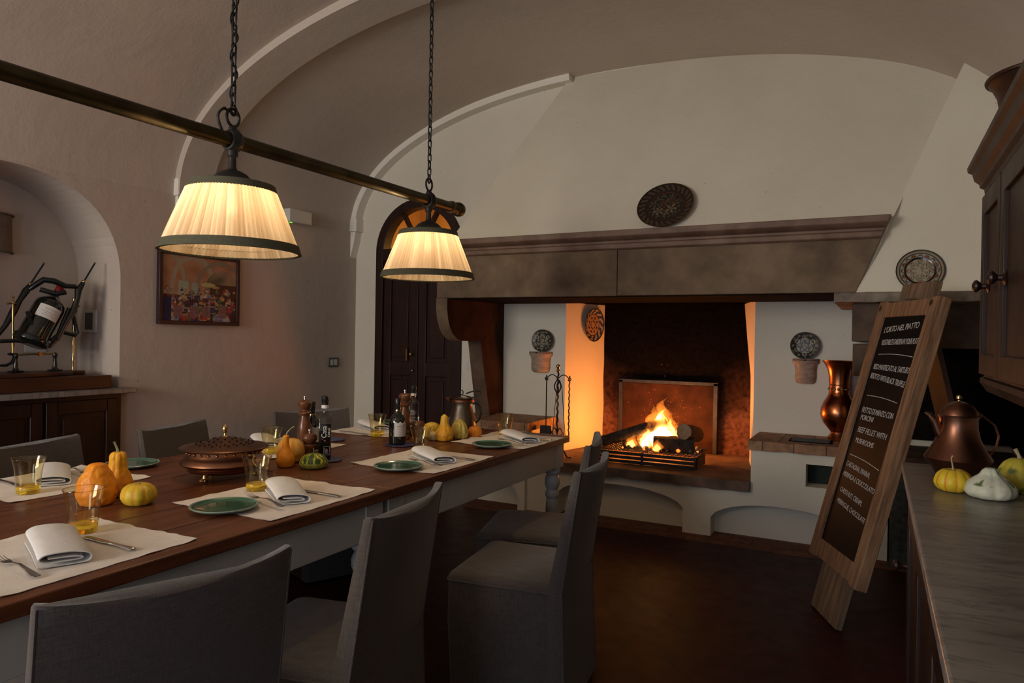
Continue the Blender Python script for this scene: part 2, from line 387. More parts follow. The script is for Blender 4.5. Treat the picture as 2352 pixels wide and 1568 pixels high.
def base_of(p):
    l = Vector((0, 0, 0))
    while p is not None: l = l + p.location; p = p.parent
    return l
def obj(name, g, m, parent=None, smooth=40, bev=0, world=True, seg=2, kind=None):
    me = bpy.data.meshes.new(name)
    off = base_of(parent) if (parent is not None and world) else Vector((0, 0, 0))
    me.from_pydata([(v[0] - off.x, v[1] - off.y, v[2] - off.z) for v in g.v], [], g.f)
    for x in (m if isinstance(m, list) else [m]): me.materials.append(x)
    me.polygons.foreach_set('material_index', g.m)
    me.polygons.foreach_set('use_smooth', [True] * len(me.polygons))
    if any(c != (1, 1, 1) for c in g.c):
        at = me.color_attributes.new('Col', 'FLOAT_COLOR', 'POINT')
        at.data.foreach_set('color', [x for c in g.c for x in (c[0], c[1], c[2], 1)])
    me.validate(); me.update()
    me.set_sharp_from_angle(angle=math.radians(smooth))
    o = bpy.data.objects.new(name, me); C.objects.link(o)
    if parent is not None: o.parent = parent
    if bev:
        b = o.modifiers.new('bevel', 'BEVEL'); b.width = bev; b.segments = seg; b.limit_method = 'ANGLE'; b.angle_limit = math.radians(35)
        b.harden_normals = False
    if kind: o['kind'] = kind
    return o
def thing(name, label, cat, loc=(0, 0, 0), rz=0, group=None):
    o = bpy.data.objects.new(name, None); C.objects.link(o); o.empty_display_size = .05
    o.location = loc; o.rotation_euler = (0, 0, rz); o['label'] = label; o['category'] = cat
    if group: o['group'] = group
    return o
def tag(o, label, cat, group=None):
    o['label'] = label; o['category'] = cat
    if group: o['group'] = group
    return o
KIDS = {}
def kids(o): return [c for c in bpy.data.objects if c.parent == o]
def dup(o, loc=None, rz=None, label=None, parent=None):
    c = o.copy(); C.objects.link(c); c.parent = parent
    if loc is not None: c.location = loc
    if rz is not None: c.rotation_euler = (0, 0, rz)
    if label: c['label'] = label
    for k in kids(o): dup(k, parent=c)
    return c
def struct(name, g, m, **k):
    return obj(name, g, m, kind='structure', **k)
def text_mesh(name, s, m, parent, mtx, size, sx=1, extrude=.0004, shear=0):
    cu = bpy.data.curves.new(name, 'FONT'); cu.body = s; cu.size = size; cu.extrude = extrude; cu.shear = shear
    cu.space_character = .95
    t = bpy.data.objects.new('tmp', cu); C.objects.link(t)
    dg = bpy.context.evaluated_depsgraph_get()
    me = bpy.data.meshes.new_from_object(t.evaluated_get(dg))
    bpy.data.objects.remove(t); bpy.data.curves.remove(cu)
    wd = max(v.co.x for v in me.vertices)
    off = base_of(parent) if parent is not None else Vector((0, 0, 0))
    k = (sx / wd) if sx > 0 else 1
    for v in me.vertices: v.co = (mtx @ Vector((v.co.x * k, v.co.y, v.co.z))) - off
    me.materials.clear(); me.materials.append(m); me.name = name
    o = bpy.data.objects.new(name, me); C.objects.link(o); o.parent = parent
    return o

# ================================================================== THE ROOM
XL, XR, YB, YF = -4.46, 0.76, -3.0, 5.3
def vprof(t, inset=0):   # t 0..pi, left to right
    n = 2 / 2.12; c, s_ = math.cos(t), math.sin(t)
    return (-1.85 - (2.61 - inset) * math.copysign(abs(c) ** n, c), 2.30 + (1.16 - inset) * abs(s_) ** n)
g = G().box(XL - .6, XR + .1, YB, 4.66, -.05, 0); struct('floor', g, M['floor'])
g = G().box(XL - .6, XR + .1, 4.66, 6.2, -.05, 0.001); struct('trim_1', g, M['border'])
# vaulted ceiling
g = G(); N = 72
rs = []
for y in [YB + (YF - YB) * i / 24 for i in range(25)]:
    rs.append([(vprof(PI * k / N)[0], y, vprof(PI * k / N)[1] + .012 * noise.noise(Vector((k * .12, y * 1.3, 3)))) for k in range(N + 1)])
g.rings(rs, False, False, closed=False)
rs2 = [[(-1.85 + (p[0] + 1.85) * 1.06, p[1], p[2] * 1.05) for p in r] for r in rs]
g.rings(rs2, False, False, closed=False)
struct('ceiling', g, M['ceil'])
def rib(name, y0, y1, d, m, k1=None):
    g = G(); rr = []
    for k in range((k1 or N) + 1):
        a = vprof(PI * k / N, -.02); b = vprof(PI * k / N, d)
        rr.append([(a[0], y0, a[1]), (a[0], y1, a[1]), (b[0], y1, b[1]), (b[0], y0, b[1])])
    g.rings(rr); struct(name, g, m, smooth=30)
rib('trim_2', 3.32, 3.60, .055, M['ceil'])
rib('trim_3', 5.20, 5.31, .055, M['white_paint'], 33)
# plain corbels under the arches on the left wall
def corbel(name, y0, y1, zt, z0, out, m):
    g = G(); x = XL
    g.box(x - .01, x + out + .02, y0 - .015, y1 + .015, zt - .12, zt)
    g.prism([(x - .01, zt - .12), (x + out, zt - .12), (x + out * .7, zt - .22), (x - .005, z0), (x - .01, z0)], 1, y0, y1)
    struct(name, g, m, bev=.006)
corbel('trim_4', 3.33, 3.50, 2.41, 2.10, .03, M['white_paint'])
corbel('trim_5', 5.21, 5.31, 2.42, 2.04, .06, M['white_paint'])

# left wall with the arched niche
NY0, NY1, NSP, NTOP, XN = 1.46, 2.93, 1.62, 2.285, -4.925
def niche_top(y):
    u = (y - (NY0 + NY1) / 2) / ((NY1 - NY0) / 2)
    return NSP + (NTOP - NSP) * max(0, 1 - abs(u) ** 2.35) ** (1 / 2.35)
g = G(); WT = 2.36
g.box(XL - .5, XL, YB, NY0, 0, WT); g.box(XL - .5, XL, NY1, YF + .1, 0, WT)
ny = [(NY0 + NY1) / 2 - (NY1 - NY0) / 2 * math.cos(PI * i / 40) for i in range(41)]
for i in range(40):
    a, b = ny[i], ny[i + 1]; za, zb = niche_top(a), niche_top(b)
    g.hexa([(XL - .5, a, za), (XL, a, za), (XL, b, zb), (XL - .5, b, zb), (XL - .5, a, WT), (XL, a, WT), (XL, b, WT), (XL - .5, b, WT)])
g.box(XN - .1, XN, NY0 - .05, NY1 + .05, 0, WT)
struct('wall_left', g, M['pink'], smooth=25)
g = G().box(XR, XR + .1, YB, YF + .1, 0, 2.4); struct('wall_right', g, M['cream'])
# back wall behind the camera, closed, no window cut in
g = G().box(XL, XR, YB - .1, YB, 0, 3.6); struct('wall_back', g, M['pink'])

# far wall: door opening (left) and firebox opening
g = G(); D0, D1, DC, DR, DS = -4.215, -3.255, -3.735, .48, 2.10
FX0, FX1 = -2.26, -.78
g.box(XL - .1, D0, YF, YF + .12, 0, 3.6); g.box(D1, FX0, YF, YF + .12, 0, 3.6)
dx = [DC - DR * math.cos(PI * i / 32) for i in range(33)]
for i in range(32):
    a, b = dx[i], dx[i + 1]; za = DS + math.sqrt(max(0, DR ** 2 - (a - DC) ** 2)); zb = DS + math.sqrt(max(0, DR ** 2 - (b - DC) ** 2))
    g.hexa([(a, YF, za), (b, YF, zb), (b, YF + .12, zb), (a, YF + .12, za), (a, YF, 3.6), (b, YF, 3.6), (b, YF + .12, 3.6), (a, YF + .12, 3.6)])
g.box(FX1, XR, YF, YF + .12, 0, 3.6); g.box(FX0, FX1, YF, YF + .12, 2.2, 3.6)
struct('wall_far', g, M['cream_soot'], smooth=25)
# little hall seen through the fanlight
g = G(); g.box(-4.6, -2.95, 6.4, 6.5, 0, 3.2); g.box(-4.6, -4.5, 5.42, 6.4, 0, 3.2); g.box(-2.95, -2.85, 5.42, 6.4, 0, 3.2); g.box(-4.6, -2.85, 5.42, 6.5, 3.1, 3.2)
struct('wall_hall', g, M['ochre'])

# ------------------------------------------------------------------ arched door
dr = thing('door_1', 'tall arched dark wooden double door with a fanlight, left of the fireplace', 'door', (DC, YF, 0)); dr['kind'] = 'structure'
g = G(); ro, ri = DR - .002, DR - .085
arc = [(DC - ro, 0)] + [(DC - ro * math.cos(PI * i / 32), DS + ro * math.sin(PI * i / 32)) for i in range(33)] + [(DC + ro, 0), (DC + ri, 0)] + \
      [(DC + ri * math.cos(PI * i / 32), DS + ri * math.sin(PI * i / 32)) for i in range(33)] + [(DC - ri, 0)]
def ringprism(g, outer, inner, y0, y1):
    n = len(outer)
    rr = [[(outer[i][0], y0, outer[i][1]), (outer[i][0], y1, outer[i][1]), (inner[i][0], y1, inner[i][1]), (inner[i][0], y0, inner[i][1])] for i in range(n)]
    g.rings(rr)
outer = [(DC - ro, 0)] + [(DC - ro * math.cos(PI * i / 32), DS + ro * math.sin(PI * i / 32)) for i in range(33)] + [(DC + ro, 0)]
inner = [(DC - ri, 0)] + [(DC - ri * math.cos(PI * i / 32), DS + ri * math.sin(PI * i / 32)) for i in range(33)] + [(DC + ri, 0)]
ringprism(g, outer, inner, YF - .015, YF + .1)
g.box(DC - ri - .01, DC + ri + .01, YF - .01, YF + .09, 2.02, 2.13)
obj('frame', g, M['door_wood'], dr, bev=.004)
g = G()
for a in (62, 118):
    t = math.radians(a); dxx, dz = math.cos(t), math.sin(t); nx, nz = -dz * .014, dxx * .014
    p0 = (DC + dxx * .06, DS + .02 + dz * .06); p1 = (DC + dxx * (ri + .01), DS + dz * (ri + .01))
    g.prism([(p0[0] - nx, p0[1] - nz), (p1[0] - nx, p1[1] - nz), (p1[0] + nx, p1[1] + nz), (p0[0] + nx, p0[1] + nz)], 1, YF, YF + .05)
g.prism([(DC + .1 * math.cos(PI * i / 12), DS + .02 + .1 * math.sin(PI * i / 12)) for i in range(13)], 1, YF, YF + .05)
obj('glazing_bar', g, M['door_wood'], dr)
g = G().prism([(DC + (ri + .01) * math.cos(PI * i / 32), DS + (ri + .01) * math.sin(PI * i / 32)) for i in range(33)], 1, YF + .055, YF + .06)
obj('fanlight_pane', g, M['pane'], dr)
for s_, (xa, xb) in enumerate(((DC - ri, DC - .003), (DC + .003, DC + ri))):
    g = G(); g.box(xa, xa + .085, YF + .01, YF + .06, .01, 2.02); g.box(xb - .085, xb, YF + .01, YF + .06, .01, 2.02)
    for z0, z1 in ((.01, .22), (.95, 1.08), (1.90, 2.02)): g.box(xa + .08, xb - .08, YF + .01, YF + .06, z0, z1)
    g.box(xa + .08, xb - .08, YF + .03, YF + .05, .2, 1.92)
    for z0, z1 in ((.26, .91), (1.12, 1.86)): g.box(xa + .115, xb - .115, YF + .018, YF + .035, z0, z1)
    leaf = obj('door_leaf', g, M['door_wood'], dr, bev=.005)
    if s_ == 0:
        g = G().box(DC - .125, DC - .11, YF - .002, YF + .012, 1.09, 1.20); g.ball((DC - .05, YF - .03, 1.15), .017); g.tube([(DC - .05, YF - .03, 1.15), (DC - .05, YF + .015, 1.15)], .007)
        g.ball((DC - .05, YF - .0, 1.0), .012)
        obj('door_handle', g, M['brass'], leaf)

# ================================================================== FIREPLACE
fp = thing('fireplace', 'large open kitchen fireplace with a sloping cream hood over a brown stone beam', 'fireplace', (-1.5, 5.3, 0))
HL, HR = -2.87, .0
# hood
g = G()
lo = [(HL, 4.43, 1.62), (-.09, 4.43, 1.62), (-.09, 5.32, 1.62), (HL, 5.32, 1.62)]
mid = [(HL, 4.43, 2.0), (.06, 4.43, 2.0), (.06, 5.32, 2.0), (HL, 5.32, 2.0)]
g.hexa(lo + mid)
g.hexa([(HL, 4.43, 2.0), (.06, 4.43, 2.0), (.06, 5.35, 2.0), (HL, 5.35, 2.0), (-2.24, 5.33, 3.5), (.655, 5.33, 3.5), (.655, 5.35, 3.5), (-2.24, 5.35, 3.5)])
obj('hood', g, M['cream'], fp, smooth=20)
g = G().box(HL + .02, .1, 4.62, 5.29, 1.615, 1.621)
obj('flue_soot', g, M['soot'], fp)
# mantel beam with moulded cornice
g = G()
prof = [(4.62, 1.60), (4.40, 1.60), (4.398, 1.60)]
prof = [(4.62, 1.605), (4.40, 1.605), (4.40, 1.905), (4.385, 1.915), (4.385, 1.945), (4.405, 1.95), (4.405, 1.968), (4.375, 1.975), (4.352, 1.99), (4.352, 2.03), (4.44, 2.032), (4.62, 2.032)]
def slant(g, pts, x0):   # right end cut along the corner hood's sloping flank
    n = len(pts); xr = lambda z: -.11 + (z - 1.6) * .397
    vs = [(x0, p[0], p[1]) for p in pts] + [(xr(p[1]), p[0], p[1]) for p in pts]
    g.add(vs, [tuple(range(n - 1, -1, -1)), tuple(range(n, 2 * n))] + [(i, (i + 1) % n, n + (i + 1) % n, n + i) for i in range(n)])
g.mi = 0; g.prism([(4.62, 1.605), (4.40, 1.605), (4.40, 1.908), (4.62, 1.908)], 0, -2.93, -1.52)
slant(g, [(4.62, 1.605), (4.404, 1.607), (4.404, 1.908), (4.62, 1.908)], -1.518)
g.mi = 1; slant(g, [(4.62, 1.906), (4.40, 1.906), (4.385, 1.915), (4.385, 1.945), (4.405, 1.95), (4.405, 1.968), (4.375, 1.975), (4.352, 1.992), (4.352, 2.03), (4.44, 2.034), (4.62, 2.034)], -2.95)
obj('mantel_beam', g, [M['stone'], M['stone_red']], fp, smooth=25, bev=.004)
g = G().box(-2.92, -.12, 4.42, 4.64, 1.598, 1.606).box(-2.925, -.12, 4.64, 5.29, 1.6055, 1.614); obj('sooty_underside', g, M['soot'], fp)
# stone console at the left end and its leaning pilaster
g = G()
cp = [(5.3, 1.605), (4.40, 1.605), (4.40, 1.52), (4.415, 1.45), (4.445, 1.385), (4.49, 1.335), (4.55, 1.30), (4.61, 1.288), (4.68, 1.286), (5.3, 1.286)]
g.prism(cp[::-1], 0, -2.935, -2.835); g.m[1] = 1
obj('console_bracket', g, [M['stone'], M['stone_inner']], fp, smooth=30, bev=.004)
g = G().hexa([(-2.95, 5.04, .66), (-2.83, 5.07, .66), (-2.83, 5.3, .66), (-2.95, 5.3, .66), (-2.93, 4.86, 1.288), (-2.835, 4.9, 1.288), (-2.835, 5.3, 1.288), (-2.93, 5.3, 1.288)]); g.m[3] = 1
obj('pilaster', g, [M['stone_dark'], M['stone_inner']], fp, bev=.006)
# plaster base with low arched recesses
def arch_front(g, x0, x1, zt, niches, y=4.83, yb=4.965, n=26, top=None):
    xs = {x0, x1}
    for a, b, sp, tp in niches:
        for i in range(n + 1): xs.add(a + (b - a) * i / n)
    xs = sorted(xs)
    def ztop(x):
        for a, b, sp, tp in niches:
            if a <= x <= b:
                u = (x - (a + b) / 2) / ((b - a) / 2); return sp + (tp - sp) * max(0, 1 - abs(u) ** 2.2) ** (1 / 1.6)
        return 0
    for i in range(len(xs) - 1):
        a, b = xs[i], xs[i + 1]; mid = (a + b) / 2; inn = any(q[0] < mid < q[1] for q in niches)
        za, zb = (ztop(a), ztop(b)) if inn else (0, 0)
        g.hexa([(a, y, za), (b, y, zb), (b, yb, zb), (a, yb, za), (a, y, zt), (b, y, zt), (b, yb, zt), (a, yb, zt)])
    g.box(x0, x1, yb, yb + .05, 0, zt)
g = G()
arch_front(g, -2.36, -1.16, .335, [(-2.10, -1.165, .17, .275)])
g.box(-2.3, -1.2, 5.02, 5.3, 0.01, .33)
obj('hearth_base', g, M['cream'], fp, smooth=50)
g = G()
def rough_slab(g, x0, x1, y0, y1, z0, z1, amp=.006, n=40, seed=0):
    def e(x, k): return amp * noise.noise(Vector((x * 9, k, seed)))
    rr = []
    for i in range(n + 1):
        x = x0 + (x1 - x0) * i / n
        rr.append([(x, y0 + e(x, 1), z0 + e(x, 2)), (x, y1, z0), (x, y1, z1), (x, y0 + .006 + e(x, 3), z1 + e(x, 4) * .4), (x, y0 + e(x, 3), z1 - .008)])
    g.rings([r[::-1] for r in rr])
rough_slab(g, -2.36, -.722, 4.785, 5.9, .332, .40, .012, 60)
obj('hearth_slab', g, M['hearth'], fp, smooth=30)
# benches either side of the hearth
g = G(); arch_front(g, -3.02, -2.36, .61, [(-2.9, -2.42, .12, .22)], y=4.79, yb=4.94); g.box(-3.02, -2.36, 4.99, 5.3, 0, .61)
obj('bench_base', g, M['cream'], fp, smooth=50)
g = G(); rough_slab(g, -3.04, -2.33, 4.76, 5.3, .61, .673, .006, 30, 3); obj('bench_slab', g, M['brick'], fp, smooth=30)
# right bench: recess C spans under the square opening
gg = G()
arch_front(gg, -1.16, .08, .335, [(-.975, -.10, .13, .25)])
gg.box(-.72, -.385, 4.83, 5.0, .335, .61); gg.box(-.2, .08, 4.83, 5.0, .335, .61); gg.box(-.385, -.2, 4.83, 5.0, .335, .402); gg.box(-.385, -.2, 4.83, 5.0, .545, .61)
gg.box(-.72, .08, 5.02, 5.3, .34, .61)
obj('bench_base', gg, M['cream'], fp, smooth=50)
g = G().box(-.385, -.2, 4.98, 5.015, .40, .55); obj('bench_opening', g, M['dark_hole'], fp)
g = G(); rough_slab(g, -.735, .09, 4.79, 5.3, .612, .673, .006, 30, 8); obj('bench_slab', g, M['brick'], fp, smooth=30)
g = G(); g.box(-.50, -.24, 4.90, 5.06, .6735, .677); g.mi = 1
for i in range(7): g.box(-.485, -.255, 4.915 + i * .021, 4.923 + i * .021, .677, .683)
obj('charcoal_grate', g, [M['soot'], M['iron']], fp)
# firebox cheeks and back
g = G()
def curved_cheek(g, xa, xb, ya, yb, z0, z1, bulge, thick):
    n, mz = 10, 14; rr = []
    for k in range(mz + 1):
        z = z0 + (z1 - z0) * k / mz; t = k / mz
        ring = []
        for i in range(n + 1):
            u = i / n; x = xa + (xb(t) - xa) * u + bulge * math.sin(PI * u); ring.append((x, ya + (yb - ya) * u, z))
        ring += [(xb(t) + thick, yb, z), (xa + thick, ya + .03, z), (xa + thick * .1, ya + .004, z)]
        rr.append(ring)
    g.rings(rr)
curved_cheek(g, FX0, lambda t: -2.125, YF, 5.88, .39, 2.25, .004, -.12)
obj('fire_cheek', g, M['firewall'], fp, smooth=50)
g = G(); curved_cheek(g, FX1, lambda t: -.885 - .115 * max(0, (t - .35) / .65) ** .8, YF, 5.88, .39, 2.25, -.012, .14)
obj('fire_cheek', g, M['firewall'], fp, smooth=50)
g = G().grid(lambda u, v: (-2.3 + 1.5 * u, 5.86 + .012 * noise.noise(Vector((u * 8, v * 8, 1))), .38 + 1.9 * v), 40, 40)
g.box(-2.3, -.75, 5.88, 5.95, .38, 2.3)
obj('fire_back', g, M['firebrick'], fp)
g = G()
g.box(-1.935, -1.16, 5.80, 5.845, .40, .952); obj('iron_fireback', g, M['fireplate'], fp, bev=.004)
g = G()
g.box(-1.965, -1.93, 5.79, 5.85, .40, .975); g.box(-1.165, -1.13, 5.79, 5.85, .40, .975); g.box(-1.965, -1.13, 5.79, 5.85, .952, .982)
obj('fireback_frame', g, M['iron'], fp, bev=.003)

# fire basket
fb = thing('fire_basket', 'low black iron fire basket with a mesh top standing on the hearth', 'grate', (-1.5, 5.1, .40))
g = G(); yb0 = 5.0
for z in (.415, .445, .475): g.box(-1.90, -1.12, yb0, yb0 + .012, z - .011, z + .011)
for x in (-1.90, -1.52, -1.13): g.box(x, x + .015, yb0 - .004, yb0 + .02, .40, .49)
g.box(-1.13, -1.115, yb0, 5.30, .405, .485)
g.box(-1.905, -1.89, yb0, 5.30, .405, .485)
obj('front_rail', g, M['grate'], fb, bev=.002)
g = G()
for i in range(26): 
    x = -1.89 + i * .03; g.tube([(x, yb0, .492), (x, 5.45, .492)], .003, 5)
for i in range(9):
    y = yb0 + .01 + i * .05; g.tube([(-1.9, y, .495), (-1.12, y, .495)], .003, 5)
obj('grill', g, M['iron'], fb)
def log(name, a, b, r, label, end=True):
    a, b = Vector(a), Vector(b); t = thing(name, label, 'log', tuple((a + b) / 2 - Vector((0, 0, r))), group='logs on the fire')
    g = G(); n = 16; rs = []
    d = (b - a).normalized(); u = d.orthogonal().normalized(); w_ = d.cross(u)
    for i in range(13):
        p = a.lerp(b, i / 12)
        rs.append([tuple(p + (u * math.cos(2 * PI * k / n) + w_ * math.sin(2 * PI * k / n)) * r * (1 + .16 * noise.noise(Vector((math.cos(k * .39) * 2, math.sin(k * .39) * 2, i * .4 + a.x * 5))))) for k in range(n)])
    g.rings(rs); obj('bark', g, M['bark'], t)
    if end:
        g = G(); g.rings([[tuple(Vector(q) + d * .002) for q in rs[-1]], [tuple(b + (Vector(q) - b) * .86 + d * .004) for q in rs[-1]]]); obj('sawn_end', g, M['log_end'], t)
    return t
log('log', (-1.86, 5.10, .535), (-1.40, 5.26, .70), .042, 'dark split log leaning up to the right across the fire')
log('log', (-1.21, 5.42, .60), (-1.235, 5.12, .655), .058, 'round log lying end-on at the right of the flames')
log('log', (-1.47, 5.16, .54), (-1.18, 5.22, .545), .062, 'charred black log lying flat under the flames', False)
log('log', (-1.70, 5.14, .52), (-1.52, 5.24, .53), .032, 'small charred log half hidden in embers at the left', False)
g = G()
for i in range(70):
    x = R.uniform(-1.72, -1.12); y = R.uniform(5.05, 5.4); r = R.uniform(.006, .018)
    g.mi = 1 if R.random() < .28 else 0; g.ball((x, y, .503 + r * .4), r, 6, 4)
tag(obj('ember_bed', g, [M['ash'], M['ember']]), 'bed of ash and glowing embers under the burning logs', 'embers')['kind'] = 'stuff'
# flames: bodies of burning gas (emitting volumes)
def tongue(g, bx, by, bz, h, r, lean=(0, 0), seed=0, n=18, m=18):
    rs = []
    for i in range(m + 1):
        t = i / m; rr = r * (math.sin(PI * min(1, (t * .9 + .12))) ** .9) * (1 - t) ** .55 * 1.35 + .0006
        cx = bx + lean[0] * t + .06 * h * 4 * t * noise.noise(Vector((t * 4.5, seed, 0)))
        cy = by + lean[1] * t + .02 * noise.noise(Vector((t * 2.5, seed, 5)))
        rs.append([(cx + rr * math.cos(2 * PI * k / n) * (1 + .38 * noise.noise(Vector((math.cos(2 * PI * k / n) * 1.6 + seed, t * 6, math.sin(2 * PI * k / n) * 1.6)))), cy + rr * .6 * math.sin(2 * PI * k / n), bz + h * t) for k in range(n)])
    g.rings(rs)
fl = thing('flames', 'bright orange and yellow flames rising from the logs', 'fire', (-1.44, 5.2, .52))
g = G()
tongue(g, -1.45, 5.24, .50, .40, .11, (.02, 0), 2)
tongue(g, -1.50, 5.25, .50, .30, .075, (-.01, 0), 31)
tongue(g, -1.40, 5.26, .50, .31, .07, (.03, 0), 37)
tongue(g, -1.57, 5.21, .50, .17, .05, (.03, 0), 41)
tongue(g, -1.33, 5.24, .52, .20, .05, (.02, 0), 43)
tongue(g, -1.47, 5.22, .62, .22, .05, (-.02, 0), 47)
tongue(g, -1.36, 5.22, .51, .25, .075, (.0, 0), 5)
tongue(g, -1.285, 5.20, .545, .15, .045, (.01, 0), 9)
tongue(g, -1.54, 5.18, .50, .22, .06, (.02, 0), 13)
tongue(g, -1.64, 5.12, .50, .11, .045, (.03, 0), 17)
tongue(g, -1.42, 5.06, .50, .10, .04, (.01, 0), 21)
obj('flame_envelope', g, M['flame_out'], fl)
g = G()
tongue(g, -1.45, 5.24, .505, .31, .085, (.02, 0), 2)
tongue(g, -1.50, 5.25, .505, .22, .058, (-.01, 0), 31)
tongue(g, -1.40, 5.26, .505, .24, .055, (.03, 0), 37)
tongue(g, -1.57, 5.21, .505, .12, .036, (.03, 0), 41)
tongue(g, -1.33, 5.24, .525, .14, .036, (.02, 0), 43)
tongue(g, -1.36, 5.22, .515, .19, .055, (0, 0), 5)
tongue(g, -1.54, 5.175, .503, .16, .042, (.02, 0), 13)
tongue(g, -1.64, 5.115, .503, .07, .032, (.02, 0), 17)
tongue(g, -1.285, 5.195, .55, .10, .03, (.01, 0), 9)
tongue(g, -1.42, 5.055, .503, .065, .026, (.01, 0), 21)
obj('flame_body', g, M['flame_mid'], fl)
g = G()
tongue(g, -1.455, 5.24, .515, .27, .07, (.01, 0), 2)
tongue(g, -1.365, 5.215, .525, .13, .036, (0, 0), 5)
tongue(g, -1.545, 5.17, .505, .10, .028, (.02, 0), 13)
obj('flame_core', g, M['flame_in'], fl)
g = G()
for i in range(60):
    x = -1.44 + R.gauss(0, .11); z = .72 + abs(R.gauss(0, .16)); g.ball((x, 5.2 + R.uniform(-.1, .2), z), .0013, 4, 3)
sp = tag(obj('sparks', g, M['ember']), 'tiny orange sparks flying above the flames', 'sparks'); sp['kind'] = 'stuff'

# ------------------------------------------------------------------ corner cooking hood at the right
ch = thing('corner_hood', 'smaller cream corner hood with a chipped stone shelf, right of the big fireplace', 'hood', (.3, 5.3, 0))
g = G()
g.hexa([(-.11, 4.40, 1.6), (XR, 4.40, 1.6), (XR, 5.34, 1.6), (-.11, 5.34, 1.6), (.47, 4.72, 3.06), (XR + .2, 4.72, 3.06), (XR + .2, 5.34, 3.06), (.47, 5.34, 3.06)])
obj('hood', g, M['cream'], ch, smooth=20)
g = G()
n = 30; rr = []
for i in range(n + 1):
    x = -.215 + (XR + .215) * i / n; e = lambda k: .006 * noise.noise(Vector((x * 14, k, 2)))
    rr.append([(x, 4.30 + e(1), 1.548 + e(2)), (x, 5.28, 1.548), (x, 5.28, 1.602), (x, 4.31, 1.602 + e(4) * .3), (x, 4.30 + e(1), 1.594)])
g.rings([r[::-1] for r in rr]); obj('stone_shelf', g, M['stone_grey'], ch, smooth=30)
g = G()
g.prism([(4.42, 1.548), (4.42, 1.33), (5.29, 1.33), (5.29, 1.548)], 0, -.125, .02)
g.prism([(4.45, 1.318), (4.45, 1.24), (4.49, 1.17), (4.56, 1.13), (5.29, 1.13), (5.29, 1.318)], 0, -.12, .02)
obj('console_bracket', g, M['stone_dark'], ch, bev=.006)
g = G(); g.box(.02, XR, 4.60, 4.68, 1.30, 1.548); g.box(.02, XR, 4.68, 5.29, 1.5, 1.548)
g.mi = 1; g.box(.02, XR, 5.26, 5.30, .7, 1.55); g.box(XR - .02, XR, 4.5, 5.3, .7, 1.55); g.box(-.02, .02, 4.9, 5.28, .68, 1.14)
obj('hood_cavity', g, [M['stone_dark'], M['soot']], ch)
g = G().box(.09, XR, 4.70, 5.28, 0, .60); g.mi = 1; g.box(.085, XR, 4.68, 5.28, .60, .66); obj('stone_stove', g, [M['granite'], M['stone_dark']], ch, bev=.006)

# ================================================================== DECORATED PLATES
def plate_cols(kind):
    def f(r, a):
        n = noise.noise(Vector((r * 6 * math.cos(a), r * 6 * math.sin(a), kind * 3.1)))
        if kind == 0:   # engraved copper tray
            base = Vector((.050, .030, .020))
            if r > .93: return (.045, .028, .02)
            if r > .74: 
                q = math.sin(a * 26 + r * 40) * math.sin(r * 60); return (.15, .11, .07) if q > .35 else (.035, .022, .016)
            if r > .58: return (.05, .028, .02)
            for fx, fz, fr in ((-.22, -.22, .17), (.22, -.12, .19), (.12, -.28, .12), (-.1, .15, .13), (.22, .25, .16)):
                d = math.hypot(r * math.cos(a) - fx, r * math.sin(a) - fz)
                if d < fr:
                    k = math.sin(5 * math.atan2(r * math.sin(a) - fz, r * math.cos(a) - fx) + fx * 9)
                    return (.26, .20, .13) if (k > .35 and fz < 0) else (.14, .055, .03) if k > -.2 else (.05, .04, .03)
            q = noise.noise(Vector((r * 14 * math.cos(a), r * 14 * math.sin(a), 4))); return (.13, .11, .075) if q > .12 else (.035, .028, .02)
        p = math.cos(a * (6 if kind != 3 else 8))
        cream, dark, rust, green = (.36, .32, .23), (.035, .03, .03), (.24, .075, .03), (.07, .075, .045)
        if r > .94: return (.05, .045, .04)
        if kind == 1:  # reveal plate, wide rim with dark border
            if r > .66:
                q = math.sin(a * 12 + r * 16) + .6 * math.sin(r * 34 + a * 4); return (.04, .045, .07) if q > -.15 else (.38, .30, .24)
            if r > .62: return (.05, .04, .05)
            for k, rr, s_ in ((8, .42, .085), (8, .22, .06)):
                aa = (a + (PI / 8 if rr < .3 else 0)) % (2 * PI / k) - PI / k; d = math.hypot((r - rr), rr * aa)
                if d < s_: return (.05, .035, .04)
            return (.05, .04, .04) if abs(math.sin(a * 4)) < .12 and r < .55 else (.42, .26, .17)
        if kind == 2:  # rosettes on dark ground
            for k, rr, s_, ph in ((6, .60, .20, 0), (1, 0, .2, 0), (6, .80, .09, PI / 6), (6, .34, .09, PI / 6)):
                aa = (a + ph) % (2 * PI / k) - PI / k if k > 1 else 0; d = math.hypot(r - rr, rr * aa)
                if d < s_: return (rust if d < s_ * .3 else cream if math.sin(d / s_ * 9 + a * 3) > -.2 else green)
            return (.03, .028, .025) if n < .25 else (.16, .15, .11)
        # kind 3: pale plate with pointed leaves
        if r > .86: return (.30, .24, .15)
        if r > .82: return dark
        for k, rr, s_ in ((8, .56, .17), (8, .3, .09)):
            aa = (a + (PI / 8 if rr > .5 else 0)) % (2 * PI / k) - PI / k; d = math.hypot((r - rr) * .75, rr * aa * 1.4)
            if d < s_ * .45: return rust
            if d < s_ * .75: return cream
            if d < s_: return dark
        for k in (8,):
            aa = a % (2 * PI / k) - PI / k; d = math.hypot((r - .68), .68 * aa)
            if d < .07: return rust
            if d < .10: return dark
        return cream if n > -.25 else (.22, .2, .14)
    return f
